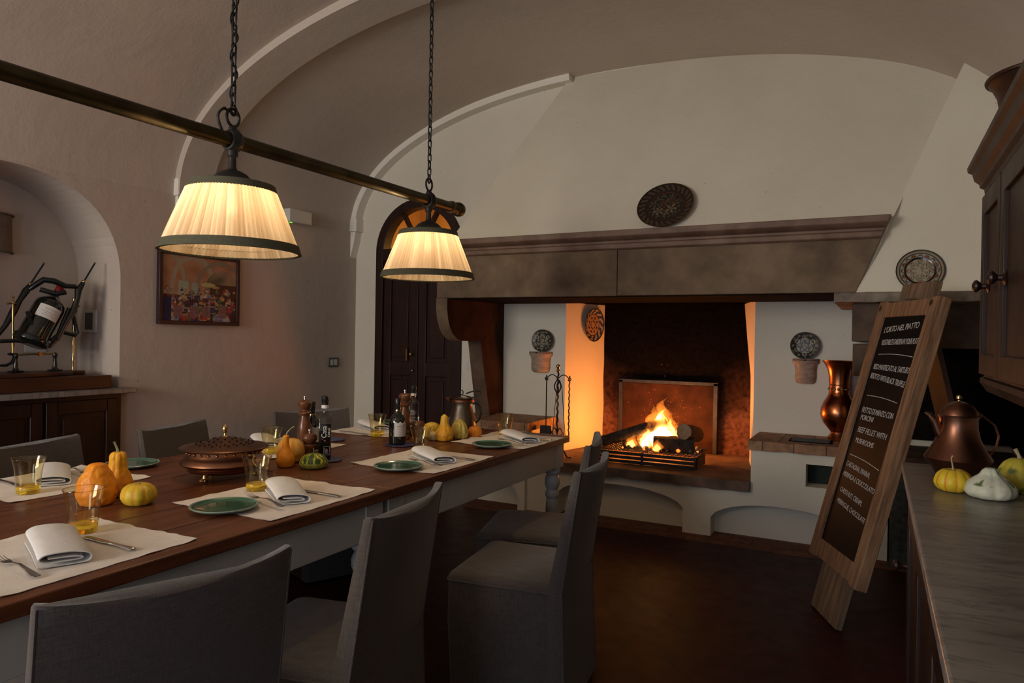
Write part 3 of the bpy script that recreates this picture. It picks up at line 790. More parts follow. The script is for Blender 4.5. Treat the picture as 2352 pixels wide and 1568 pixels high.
def deco_plate(name, label, loc, r, nrm, kind, mtl, cat='plate', roll=0, deep=.14, cname='painted_face'):
    nv = Vector(nrm).normalized(); u = Vector((0, 0, 1)).cross(nv).normalized(); v = nv.cross(u)
    mt = Matrix((u, v, nv)).transposed().to_4x4()
    t = thing(name, label, cat, loc, group='decorated plates on the fireplace wall')
    cf = plate_cols(kind); g = G(); na, nr = 144, 40; vs = []; cs = []; fs = []
    for i in range(nr + 1):
        q = i / nr
        z = r * deep * (.25 + .75 * (max(0, q - .62) / .38) ** 1.0 if q > .62 else .25) + (.006 * math.sin(q * 30) * 0)
        for k in range(na):
            a = 2 * PI * k / na + roll; vs.append((q * r * math.cos(a), q * r * math.sin(a), z)); cs.append(cf(q, a))
    fs = [(i * na + k, (i + 1) * na + k, (i + 1) * na + (k + 1) % na, i * na + (k + 1) % na) for i in range(nr) for k in range(na)]
    g.add(vs, fs, cs); g.xf(mt)
    obj(cname, g, mtl, t, world=False, smooth=60)
    g = G().lathe([(.001, 0), (r * .5, 0), (r * .52, .002), (r * .98, r * deep - .004), (r, r * deep), (r, r * deep + .003), (r * .985, r * deep + .003)], n=96, cap1=False); g.xf(mt)
    obj('rim', g, M['gloss_black'] if kind != 0 else M['copper_dark'], t, world=False)
    return t
hood_n = (0, -1, .6)
deco_plate('wall_tray', 'large dark engraved copper tray leaning on the hood above the mantel beam', (-1.235, 4.515, 2.19), .185, (0, -1, .62), 0, M['etched'], 'tray', deep=.10, cname='engraved_face')
deco_plate('wall_plate', 'painted plate hanging on the firelit left cheek of the hearth', (-2.158, 5.64, 1.44), .143, (1, -.235, -.05), 1, M['majolica'], deep=.16)
deco_plate('wall_plate', 'small round painted plate above the clay bracket left of the fire', (-2.452, 5.262, 1.298), .092, (0, -1, .06), 2, M['majolica'])
deco_plate('wall_plate', 'small round painted plate above the clay bracket right of the fire', (-.441, 5.262, 1.298), .094, (0, -1, .06), 2, M['majolica'], roll=.4)
deco_plate('wall_plate', 'painted plate with pointed leaves on the stone shelf behind the menu board', (.205, 4.425, 1.722), .118, (0, -1, .24), 3, M['majolica'], deep=.08)
def clay_bracket(x, w_, label):
    t = thing('clay_bracket', label, 'wall bracket', (x, YF, 1.035), group='clay wall brackets')
    a0, a1 = PI, 2 * PI
    r = w_ / 2
    g = G().lathe([(r * .96, .155), (r * 1.0, .158), (r * 1.0, .170), (.001, .170)][:3], n=28, a0=a0, a1=a1)
    g.lathe([(r * .90, .138), (r * .97, .14), (r, .146), (r, .168), (r * .97, .172)], n=28, a0=a0, a1=a1)
    obj('rim', g, M['clay'], t, world=False)
    g = G().lathe([(r * .60, .0), (r * .74, .012), (r * .80, .04), (r * .80, .10), (r * .88, .14)], n=28, a0=a0, a1=a1, mod=lambda a, q, z: 1 + .05 * noise.noise(Vector((a * 3, z * 60, x))))
    obj('pot_body', g, M['clay'], t, world=False)
    return t
clay_bracket(-2.476, .205, 'half-round clay bracket on the white wall left of the fire')
clay_bracket(-.435, .175, 'half-round clay bracket on the white wall right of the fire')

# fire irons
ft = thing('fire_iron_stand', 'black wrought iron fireside stand with a ball finial at the left of the hearth', 'fire tool stand', (-2.16, 4.93, .40))
X, Y, Z = -2.16, 4.93, .40
g = G(); pts = [(X + .004 * math.cos(i * 1.3), Y + .004 * math.sin(i * 1.3), Z + .06 + i * .012) for i in range(52)]
g.tube(pts, .008, 6); obj('pole', g, M['iron'], ft)
g = G().ball((X, Y, 1.105), .016, 14, 10); g.lathe([(.006, 1.06), (.014, 1.07), (.009, 1.085), (.012, 1.09)], X, Y, 0, 14)
obj('finial', g, M['brass'], ft)
for k in range(3):
    a = k * 2 * PI / 3 + .5; g = G()
    g.tube([(X, Y, Z + .16), (X + .03 * math.cos(a), Y + .03 * math.sin(a), Z + .10), (X + .08 * math.cos(a), Y + .08 * math.sin(a), Z + .008), (X + .11 * math.cos(a), Y + .11 * math.sin(a), Z + .006)], .006, 6)
    obj('leg', g, M['iron'], ft)
for zc, rr in ((1.02, .095), (.60, .045)):
    for sg in (-1, 1):
        g = G(); pts = []
        for i in range(15):
            t = i / 14; pts.append((X + sg * rr * t, Y, zc - .01 + .03 * math.sin(PI * t) * (1 if zc > .8 else 1.4)))
        for i in range(9):
            a = i / 8 * 1.5 * PI; pts.append((X + sg * (rr + .012 * math.sin(a)), Y, zc - .012 - .012 * (1 - math.cos(a)) + .012))
        g.tube(pts, .004, 6); obj('scroll_arm', g, M['iron'], ft)
for sg in (-1, 1):
    g = G(); g.tube([(X + sg * (.005 + .022 * math.sin(PI * i / 14)), Y - .004, .90 + .10 * i / 14) for i in range(15)], .005, 6); obj('scroll_heart', g, M['iron'], ft)
tl = thing('fire_shovel', 'black iron hearth shovel hanging at the left of the tool stand', 'shovel', (X - .095, Y, Z + .17), group='fire tools')
g = G().tube([(X - .095, Y, 1.035), (X - .095, Y, .64)], .005, 6); g.lathe([(.004, 0), (.008, .02), (.005, .05)], X - .095, Y, .98, 8); obj('handle', g, M['iron'], tl)
g = G().hexa([(X - .145, Y - .01, .575), (X - .045, Y - .01, .575), (X - .045, Y + .012, .575), (X - .145, Y + .012, .575), (X - .14, Y - .015, .645), (X - .05, Y - .015, .645), (X - .05, Y + .012, .645), (X - .14, Y + .012, .645)]); obj('blade', g, M['iron'], tl, bev=.006)
tl = thing('fire_poker', 'twisted black iron poker hanging at the right of the tool stand', 'poker', (X + .095, Y, Z + .1), group='fire tools')
g = G().tube([(X + .095 + .003 * math.cos(i * 1.5), Y + .003 * math.sin(i * 1.5), 1.035 - i * .0115) for i in range(40)] + [(X + .088, Y, .56), (X + .075, Y, .548)], .0055, 6); obj('shaft', g, M['iron'], tl)
tl = thing('fire_tongs', 'thin black fireside tongs hanging behind the pole of the tool stand', 'tongs', (X, Y + .03, Z + .1), group='fire tools')
for sg in (-1, 1):
    g = G().tube([(X, Y + .03, 1.0), (X + sg * .02, Y + .03, .95), (X + sg * .055, Y + .03, .56)], .003, 5); obj('tong_arm', g, M['iron'], tl)

# ================================================================== COPPER VASE on the right bench
cv = thing('copper_vase', 'tall red copper vase with a flared rim on the right brick bench', 'vase', (-.215, 5.13, .675))
prof = [(.055, 0), (.062, .004), (.066, .02), (.05, .04), (.046, .055), (.07, .085), (.098, .12), (.112, .165), (.110, .21), (.095, .25), (.073, .285), (.062, .31), (.0615, .335), (.060, .37), (.062, .42), (.072, .47), (.090, .505), (.104, .523), (.106, .528), (.102, .526), (.085, .50), (.066, .46), (.056, .41), (.055, .3)]
g = G().lathe(prof, -.215, 5.13, .675, 48, cap1=False); obj('body', g, M['copper_red'], cv)
g = G()
for z in (.312, .368): g.lathe([(.061, z - .003), (.0645, z), (.061, z + .003)], -.215, 5.13, .675, 40)
for k in range(16):
    a = k * PI / 8; g.ball((-.215 + .061 * math.cos(a), 5.13 + .061 * math.sin(a), .675 + .34), .009, 8, 6)
obj('embossed_band', g, M['brass'], cv)
g = G().tube([(-.12, 5.13, 1.17), (-.07, 5.13, 1.16), (-.055, 5.13, 1.08), (-.07, 5.13, .98), (-.115, 5.13, .90)], .006, 8); obj('handle', g, M['copper_red'], cv)

# ================================================================== PENDANT FIXTURE
pf = thing('billiard_pendant_light', 'long bronze pendant bar with pleated cream shades hanging over the dining table', 'pendant light', (-2.1, 2.4, 2.01))
g = G().tube([(-2.1, .2, 2.006), (-2.1, 3.34, 2.035)], .027, 20)
obj('bar', g, M['pole'], pf)
g = G().lathe([(.020, 0), (.034, .004), (.036, .02), (.03, .03), (.027, .04), (.027, .055), (.037, .065), (.041, .085), (.038, .105), (.025, .118), (.006, .124)], -2.1, 3.27, 2.034, 24, axis=1)
obj('end_finial', g, M['pole'], pf)
def lamp(y, z, ys, dz):
    # collar
    g = G().lathe([(.029, -.024), (.036, -.022), (.040, -.012), (.046, 0), (.040, .012), (.036, .022), (.029, .024)], -2.1, y, z, 28, axis=1, cap0=False, cap1=False)
    col = obj('collar', g, M['iron'], pf)
    g = G().lathe([(.001, -.172), (.085, -.172), (.088, -.168), (.086, -.160), (.074, -.150), (.070, -.140), (.052, -.122), (.034, -.112), (.018, -.106), (.014, -.095), (.013, -.062), (.019, -.055), (.019, -.03)], -2.1, y, z, 32, cap1=False)
    obj('canopy_cap', g, M['copper_dark'] if False else M['iron'], pf)
    # shade: pleated frustum
    zt, zb, rtp, rb = z - .165, z - .402, .146, .239
    NP = 88
    def rad(q, k): 
        base = rb + (rtp - rb) * q
        ph = k % 4; w_ = (0, .0042, .0008, -.0040)[ph]
        return base + w_ + .0012 * noise.noise(Vector((k * .37, q * 1.2, y)))
    g = G(); n = NP * 4; rr = []
    for i in range(11):
        q = i / 10; zz = zb + (zt - zb) * q
        rr.append([(-2.1 + rad(q, k) * math.cos(2 * PI * k / n), y + rad(q, k) * math.sin(2 * PI * k / n), zz) for k in range(n)])
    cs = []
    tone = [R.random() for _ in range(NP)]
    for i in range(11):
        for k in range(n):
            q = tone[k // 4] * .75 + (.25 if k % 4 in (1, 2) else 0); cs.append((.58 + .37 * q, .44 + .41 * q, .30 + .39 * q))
    g.rings(rr, False, False, cols=cs)
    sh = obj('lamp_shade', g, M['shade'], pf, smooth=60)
    g = G(); 
    g.lathe([(rb - .004, zb - .006), (rb + .009, zb - .006), (rb - .001, zb + .026), (rb - .010, zb + .026)], -2.1, y, 0, 64, cap0=False, cap1=False)
    obj('shade_band', g, M['shade_trim'], sh)
    g = G().lathe([(rtp - .001, zt + .006), (rtp + .006, zt + .004), (rtp + .013, zt - .020), (rtp + .008, zt - .021)], -2.1, y, 0, 64, cap0=False, cap1=False)
    obj('shade_band', g, M['shade_trim'], sh)
    g = G()
    for k in range(3):
        a = k * 2 * PI / 3; g.tube([(-2.1, y, zt - .02), (-2.1 + rtp * math.cos(a), y + rtp * math.sin(a), zt)], .002, 5)
    obj('shade_spider', g, M['iron'], sh)
    g = G().lathe([(.001, -.04), (.012, -.035), (.018, -.018), (.02, 0), (.016, .018), (.011, .03), (.011, .06)], -2.1, y, z - .235, 20); obj('bulb', g, M['bulb'], pf)
    bpy.data.objects['bulb'] 
    # ring, hook, chain
    g = G()
    g.tube([(-2.1, y + .028 * math.cos(2 * PI * i / 20) , z + .085 + .032 * math.sin(2 * PI * i / 20)) for i in range(20)], .0055, 8, closed=True)
    g.lathe([(.012, .035), (.016, .045), (.009, .056)], -2.1, y, z, 12)
    obj('suspension_ring', g, M['iron'], pf)
    g = G(); zz = z + .115; i = 0
    zmax = 3.45
    while zz < zmax:
        pts = []
        for k in range(14):
            a = 2 * PI * k / 14; u = .009 * math.cos(a); v = .013 * math.sin(a) + math.copysign(.0095, math.sin(a))
            pts.append((-2.1 + (u if i % 2 else 0), y + (0 if i % 2 else u), zz + v))
        g.tube(pts, .0038, 6, closed=True); zz += .0365; i += 1
    obj('chain', g, M['iron'], pf)
    g = G().lathe([(.05, 3.43), (.045, 3.40), (.02, 3.385)], -2.1, y, .0, 20); obj('ceiling_rose', g, M['iron'], pf)
    return sh
lamp(1.80, 2.02, 0, 0); lamp(3.065, 2.03, 0, 0)
for o in [o for o in bpy.data.objects if o.name.startswith('bulb')]: o.visible_shadow = True
g = G().tube([(-2.1, 1.755 - .018 * math.sin(i * .42) - .0008 * i, 2.035 + .085 * math.sin(i * .14 + .1) + .001 * i) for i in range(14)] + [(-2.1, 1.785, 2.125), (-2.095, 1.80, 2.115)], .005, 8); 
obj('cable_loop', g, M['iron'], pf)
g = G().tube([(-2.1 + .013 * math.cos(i * .35), 1.80 + .013 * math.sin(i * .35), 2.11 + i * .0075) for i in range(176)], .0032, 6)
obj('supply_cable', g, M['iron'], pf)

# ================================================================== DINING TABLES
def table(y0, y1, label):
    x0, x1 = -2.755, -1.53; T = .77
    t = thing('dining_table', label, 'table', ((x0 + x1) / 2, (y0 + y1) / 2, 0), group='tables pushed end to end')
    g = G(); n = 6; wd = (x1 - x0) / n
    for i in range(n): g.box(x0 + i * wd + (.0006 if i else 0), x0 + (i + 1) * wd - .0006, y0, y1, T - .036, T)
    obj('table_top', g, M['table'], t, bev=.004)
    ix0, ix1, iy0, iy1 = x0 + .04, x1 - .035, y0 + .015, y1 - .015
    g = G(); h = .135; zb = T - .036 - h
    g.box(ix1 - .025, ix1, iy0 + .09, iy1 - .09, zb, T - .037); g.box(ix0, ix0 + .025, iy0 + .09, iy1 - .09, zb, T - .037)
    g.box(ix0 + .09, ix1 - .09, iy1 - .025, iy1, zb, T - .037); g.box(ix0 + .09, ix1 - .09, iy0, iy0 + .025, zb, T - .037)
    obj('apron', g, M['apron'], t, bev=.003)
    for lx in (ix0 + .045, ix1 - .043):
        for ly in (iy0 + .045, iy1 - .045):
            g = G().box(lx - .047, lx + .047, ly - .047, ly + .047, zb - .005, T - .037)
            g.lathe([(.02, .0), (.024, .01), (.028, .08), (.032, .22), (.036, .36), (.034, .40), (.030, .42), (.038, .432), (.040, .445), (.036, .458), (.030, .468), (.035, .48), (.043, .50), (.044, .525), (.036, .545), (.030, .553), (.042, .562), (.044, .575), (.042, .59), (.04, zb)], lx, ly, 0, 24)
            obj('leg', g, M['apron'], t, bev=.003)
    return t
tA = table(.30, 2.035, 'long dark-topped dining table with white-grey apron, nearer of the two end to end')
tB = table(2.04, 3.675, 'dark-topped dining table with white-grey apron, the farther one, ending before the fireplace')
g = G(); g.tube([(-1.573, 1.70, .62), (-1.568, 1.70, .60)], .008, 8)

# ------------------------------------------------------------------ chairs
def chair(label):
    t = thing('dining_chair', label, 'chair', (0, 0, 0), group='slipcovered chairs around the table')
    # local: seat front toward -x, back at +x
    def rrect(cx, cy, hx, hy, r, z, n=6):
        pts = []
        for sx, sy, a0 in ((1, 1, 0), (-1, 1, PI / 2), (-1, -1, PI), (1, -1, 1.5 * PI)):
            for i in range(n + 1):
                a = a0 + i / n * PI / 2; pts.append((cx + sx * (hx - r) + r * math.cos(a), cy + sy * (hy - r) + r * math.sin(a), z))
        return pts
    g = G(); rs = []
    levels = [(.012, 1.0), (.10, .6), (.20, .3), (.30, .1), (.40, 0), (.445, 0)]
    for z, fl_ in levels:
        ring = rrect(-.01, 0, .215 + .012 * fl_, .225 + .014 * fl_, .022, z)
        out = []
        for i, p in enumerate(ring):
            d = 0
            if z < .3:
                for cx_, cy_ in ((.205, .225), (.205, -.225), (-.225, .225), (-.225, -.225)):
                    q = math.hypot(p[0] - cx_, p[1] - cy_)
                    if q < .03: d = max(d, (.3 - z) * .10)
            v = Vector((p[0] + .01, p[1], 0)); L = v.length
            wv = .004 * math.sin(p[0] * 37 + p[1] * 29) * fl_
            k = (L - d + wv) / L; out.append((p[0] * k, p[1] * k, z))
        rs.append(out)
    g.rings(rs, True, False)
    obj('skirt', g, M['chair'], t, world=False, smooth=50)
    g = G(); rs = []
    for z, k in ((.443, 1.0), (.455, 1.005), (.465, .99), (.472, .96), (.476, .88), (.480, .6), (.482, .2)):
        rs.append([(p[0] * k - .01 * (1 - k), p[1] * k, p[2] + .004 * noise.noise(Vector((p[0] * 9, p[1] * 9, 1)))) for p in rrect(-.01, 0, .216, .226, .03, z)])
    g.rings(rs, True, True); obj('seat', g, M['chair'], t, world=False, smooth=60)
    g = G().tube([(p[0], p[1], .449) for p in rrect(-.01, 0, .219, .229, .025, 0)], .003, 5, closed=True); obj('seat_piping', g, M['chair'], t, world=False)
    # back panel
    def backring(z, zt):
        t_ = (z - .02) / (.875 - .02)
        hw = .232 - .004 * t_; ring = []
        lean = .0 if z < .46 else (z - .46) * .14
        flare = .02 * max(0, (.42 - z) / .42)
        n = 18
        th = .052 - .026 * max(0, (z - .46) / .41)
        xo = .205 + lean + flare; 
        outer_ = []; inner_ = []
        for i in range(n + 1):
            u = -1 + 2 * i / n
            cv_ = .030 * (1 - u * u) * max(0, (z - .30) / .57)
            dz = -.020 * (1 - u * u) ** .8 * zt
            outer_.append((xo + cv_, u * hw, z + dz)); inner_.append((xo + cv_ - th, u * hw, z + dz))
        e = .35
        return outer_ + [(xo - th * .3, hw + .004, z), (xo - th * .7, hw + .004, z)] + inner_[::-1] + [(xo - th * .7, -hw - .004, z), (xo - th * .3, -hw - .004, z)]
    g = G(); rs = []
    for z in [.012, .1, .2, .3, .38, .46, .52, .58, .64, .70, .76, .81, .85, .868]:
        rs.append(backring(z, max(0, (z - .46) / .41)))
    last = rs[-1]; cx = sum(p[0] for p in last) / len(last)
    rs.append([(p[0] * .55 + (p[0] * 0 + cx + (p[0] - cx) * .5) * .45, p[1] * .995, p[2] + .006) for p in last])
    g.rings(rs, True, True); bk = obj('backrest', g, M['chair'], t, world=False, smooth=50)
    for sg in (-1, 1):
        g = G(); g.tube([(backring(z, max(0, (z - .46) / .41))[18 if sg > 0 else 0][0] - .001, sg * (.233 - .004 * (z / .87)), z) for z in (.05, .2, .35, .46, .58, .7, .82, .868)], .0028, 5)
        obj('back_piping', g, M['chair'], bk, world=False)
    for sx in (-.17, .15):
        for sy in (-.18, .18):
            g = G().box(sx - .016, sx + .016, sy - .016, sy + .016, .001, .44); obj('leg', g, M['dark_wood'], t, world=False)
    return t
# right side: backs toward the hearth side (+x)
c0 = chair('grey linen slipcovered chair nearest the camera, its back broad at the bottom left')
c0.location = (-1.393, .934, 0); c0.rotation_euler = (0, 0, math.radians(-13.7))
dup(c0, (-1.382, 1.53, 0), math.radians(11.7), 'grey slipcovered chair, second from the camera on the near side of the table')
dup(c0, (-1.162, 2.38, 0), math.radians(8), 'grey slipcovered chair pulled out so its whole seat shows, near side of the table')
dup(c0, (-1.365, 2.90, 0), math.radians(15.8), 'grey slipcovered chair nearest the fire, partly hidden behind the pulled-out chair')
dup(c0, (-2.745, 1.64, 0), PI + math.radians(12), 'grey slipcovered chair at the left edge of the photo, in front of the sideboard')
dup(c0, (-2.766, 2.32, 0), PI + math.radians(15.5), 'grey slipcovered chair behind the lidded copper bowl, against the left wall')
dup(c0, (-2.74, 3.05, 0), PI + math.radians(-24), 'grey slipcovered chair behind the tall pepper mill and bottles, far side of the table')

# ------------------------------------------------------------------ place settings
T = .77
def placemat(label, x, y, rz, seed):
    g = G(); W, H_ = .43, .485
    def f(u, v):
        ex = abs(u - .5) * 2; ey = abs(v - .5) * 2
        a = (u - .5) * W; b = (v - .5) * H_
        a += .006 * noise.noise(Vector((b * 22, seed, u * 2))) * ex; b += .009 * noise.noise(Vector((a * 22, seed + 7, v * 2))) * ey
        corner = (ex * ey) ** 6
        z = .0015 + max(0, .006 * noise.noise(Vector((a * 14, b * 14, seed)))) * max(ex, ey) ** 4 + .003 * corner
        return (a, b, z)
    g.grid(f, 36, 40); n = len(g.v)
    g.grid(lambda u, v: (f(u, v)[0], f(u, v)[1], f(u, v)[2] - .0012), 36, 40)
    o = obj('placemat', g, M['mat'], smooth=60); o.location = (x, y, T); o.rotation_euler = (0, 0, rz)
    tag(o, label, 'placemat', 'cream placemats on the table'); return o
def napkin_mesh(seed):
    # folded and rolled linen: spiral section in local x-z, length along local y
    g = G(); L = .25
    path = []
    # outer loop then folds
    raw = [(.052, .003), (.0, .002), (-.044, .004), (-.052, .012), (-.044, .021), (-.005, .024), (.036, .026), (.046, .032), (.036, .038), (0, .038), (-.036, .034)]
    raw2 = [(.056, .004), (.02, .003), (-.04, .003), (-.055, .012), (-.053, .026), (-.035, .036), (.0, .042), (.035, .041), (.052, .032), (.050, .022), (.032, .016), (.0, .015), (-.03, .014), (-.036, .019), (-.02, .025), (.015, .027), (.034, .028)]
    pts = raw2
    P = []
    for i in range(len(pts) - 1):
        p0 = Vector(pts[max(i - 1, 0)]); p1 = Vector(pts[i]); p2 = Vector(pts[i + 1]); p3 = Vector(pts[min(i + 2, len(pts) - 1)])
        for k in range(5):
            t = k / 5; P.append(.5 * ((2 * p1) + (p2 - p0) * t + (2 * p0 - 5 * p1 + 4 * p2 - p3) * t * t + (3 * p1 - p0 - 3 * p2 + p3) * t ** 3))
    P.append(Vector(pts[-1]))
    th = .0016; ring_top = []; ring_bot = []
    for i, p in enumerate(P):
        a = P[min(i + 1, len(P) - 1)] - P[max(i - 1, 0)]; nrm = Vector((-a.y, a.x)).normalized() * th
        ring_top.append(p + nrm); ring_bot.append(p - nrm)
    sec = ring_top + ring_bot[::-1]; n = len(sec); rr = []
    for j in range(11):
        v = j / 10
        k = 1 - .08 * v
        rr.append([(q.x * k + .004 * noise.noise(Vector((v * 2, seed, q.x * 12))), -L / 2 + L * v + .003 * noise.noise(Vector((q.x * 30, q.y * 50, seed))), max(.0015, q.y * (1 - .25 * v) + .0006)) for q in sec])
    vs = [p for r in rr for p in r]; fs = []; m = len(P)
    for j in range(10):
        for k in range(n):
            l = (k + 1) % n; fs.append((j * n + k, j * n + l, (j + 1) * n + l, (j + 1) * n + k))
    for base in (0, 10 * n):
        for i in range(m - 1): fs.append((base + i, base + i + 1, base + n - 2 - i, base + n - 1 - i))
    g.add(vs, fs); return g
def cutlery(kind):
    # local x along the length (handle at +x end), z up
    L = .205; g = G(); rr = []
    if kind == 'knife':
        for x, w_, h in ((-.115, .002, .0012), (-.108, .008, .0014), (-.09, .0095, .0016), (-.02, .0095, .0018), (-.006, .006, .003), (.0, .008, .0035), (.005, .006, .0035), (.03, .006, .0035), (.085, .009, .0038), (.095, .0095, .0035), (.098, .004, .002)):
            rr.append([(x, -w_, h * .3), (x, w_, h * .3), (x, w_ * .8, h), (x, 0, h * 1.3), (x, -w_ * .8, h)])
        g.rings(rr); g.xf(Matrix.Translation((0, 0, .001)))
        return g
    for x, w_, z in ((.10, .004, .003), (.097, .010, .003), (.085, .0105, .0035), (.05, .006, .008), (.01, .0036, .012), (-.03, .0036, .007), (-.045, .009, .004), (-.06, .012, .0035), (-.068, .012, .0045)):
        rr.append([(x, -w_, z), (x, w_, z), (x, w_ * .8, z + .0022), (x, -w_ * .8, z + .0022)])
    g.rings(rr[::-1])
    for i in range(4):
        y = -.0098 + i * .0065; g.tube([(-.066, y, .0052), (-.085, y, .0045), (-.105, y * .95, .009)], [.0016, .0014, .0009], 5)
    return g
def tumbler(label):
    t = thing('tumbler', label, 'glass', (0, 0, 0), group='amber glass tumblers')
    g = G().lathe([(.034, .022), (.0365, .03), (.0375, .05), (.041, .08), (.046, .105), (.050, .118), (.0505, .119), (.0495, .119), (.0447, .104), (.0395, .08), (.036, .05), (.035, .031), (.001, .026)], n=40, cap0=False, cap1=False, mod=lambda a, r, z: 1 + .006 * math.sin(z * 900))
    obj('bowl', g, M['amber'], t, world=False, smooth=70)
    g = G().lathe([(.001, .001), (.030, .001), (.033, .003), (.0345, .012), (.0352, .023), (.033, .027), (.018, .020), (.001, .018)], n=36, mod=lambda a, r, z: 1 + .015 * math.sin(a * 9)); obj('thick_base', g, M['amber_base'], t, world=False, smooth=70)
    g = G().tube([(.0498 * math.cos(2 * PI * i / 40), .0498 * math.sin(2 * PI * i / 40), .119) for i in range(40)], .0009, 5, closed=True); obj('rim', g, M['amber_rim'], t, world=False)
    return t
def side_plate(label):
    t = thing('side_plate', label, 'plate', (0, 0, 0), group='green glazed side plates')
    g = G().lathe([(.001, .001), (.07, .001), (.09, .006), (.1, .011), (.1015, .0135), (.1, .0155), (.093, .0150)], n=72, cap1=False); obj('rim', g, M['green_rim'], t, world=False)
    g = G().lathe([(.001, .0095), (.02, .0098), (.04, .0094), (.06, .0099), (.08, .0098), (.088, .0125), (.0935, .0152)], n=72, cap1=False); obj('glazed_well', g, M['green'], t, world=False)
    return t
tum = None; spl = None
km, fm = None, None
def put(mesh_obj, name, g, m, loc, rz, label, cat, grp, tilt=None):
    o = obj(name, g, m) if mesh_obj is None else mesh_obj.copy()
    if mesh_obj is not None: C.objects.link(o)
    o.location = loc; o.rotation_euler = tilt if tilt else (0, 0, rz); tag(o, label, cat, grp); return o
NAP = [napkin_mesh(i) for i in range(4)]
def setting(where, mx, my, mrz, nap, knife, fork, plate, glass, seed, side):
    global tum, spl, km, fm
    placemat('cream linen placemat ' + where, mx, my, mrz, seed)
    if nap:
        o = put(None, 'napkin', NAP[seed % 4], M['napkin'], (nap[0], nap[1], T + .003), 0, 'folded white napkin ' + where, 'napkin', 'folded white napkins', (0, 0, nap[2]))
    def ang(a, b): return math.atan2(b[1] - a[1], b[0] - a[0])
    if knife:
        a, b = knife; km = put(km, 'table_knife', cutlery('knife'), M['steel'], ((a[0] + b[0]) / 2, (a[1] + b[1]) / 2, T + .0045), ang(a, b), 'steel table knife ' + where, 'knife', 'table knives')
    if fork:
        a, b = fork; fm = put(fm, 'table_fork', cutlery('fork'), M['steel'], ((a[0] + b[0]) / 2, (a[1] + b[1]) / 2, T + .0035 + (.008 if plate else 0)), ang(a, b), 'steel table fork ' + where, 'fork', 'table forks')
    if plate:
        if spl is None: spl = side_plate(''); p = spl
        else: p = dup(spl)
        p.location = (plate[0], plate[1], T + .0035); p['label'] = 'round green glazed side plate ' + where
    if glass:
        if tum is None: tum = tumbler(''); p = tum
        else: p = dup(tum)
        p.location = (glass[0], glass[1], T + .001); p['label'] = 'small yellow glass tumbler ' + where
def nang(x0, y0, x1, y1): return math.atan2(y1 - y0, x1 - x0) + PI / 2   # napkin length axis from open end (x0,y0) to far end
setting('at the place nearest the camera, bottom left', -1.795, 1.02, .02, (-1.775, 1.015, nang(-1.63, .955, -1.925, 1.08)), ((-1.846, 1.124), (-1.611, 1.114)), ((-1.83, .912), (-1.626, .887)), None, (-1.905, 1.155), 1, 1)
setting('in front of the lidded copper bowl', -1.775, 1.735, .01, (-1.75, 1.745, nang(-1.60, 1.64, -1.90, 1.855)), ((-1.78, 1.832), (-1.588, 1.823)), ((-1.845, 1.655), (-1.594, 1.592)), (-1.783, 1.517), (-1.912, 1.762), 2, 1)
setting('on the near side, in front of the labelled oil bottle', -1.765, 2.578, -.01, (-1.735, 2.60, nang(-1.605, 2.52, -1.86, 2.685)), ((-1.76, 2.70), (-1.564, 2.67)), ((-1.80, 2.495), (-1.568, 2.436)), (-1.735, 2.345), (-1.89, 2.722), 3, 1)
setting('at the fire end of the near side', -1.735, 3.325, -.02, (-1.68, 3.34, nang(-1.545, 3.245, -1.80, 3.43)), ((-1.72, 3.42), (-1.528, 3.416)), ((-1.765, 3.235), (-1.539, 3.176)), (-1.70, 3.073), (-1.85, 3.49), 4, 1)
setting('behind the orange gourds at the far left', -2.625, 1.475, 0, (-2.66, 1.50, nang(-2.555, 1.43, -2.86, 1.60)), ((-2.60, 1.375), (-2.80, 1.385)), ((-2.59, 1.59), (-2.79, 1.612)), (-2.665, 1.81), (-2.508, 1.335), 5, -1)
setting('on the far side, behind the long-necked orange gourd', -2.545, 2.475, 0, (-2.645, 2.49, nang(-2.54, 2.42, -2.80, 2.60)), None, None, None, (-2.445, 2.335), 6, -1)
setting('on the far side by the corner of the room', -2.535, 3.27, 0, (-2.60, 3.27, nang(-2.47, 3.19, -2.77, 3.36)), ((-2.47, 3.055), (-2.68, 3.06)), None, (-2.64, 3.53), (-2.40, 3.045), 7, -1)
# two short knives of the far side come from the same setting helper above

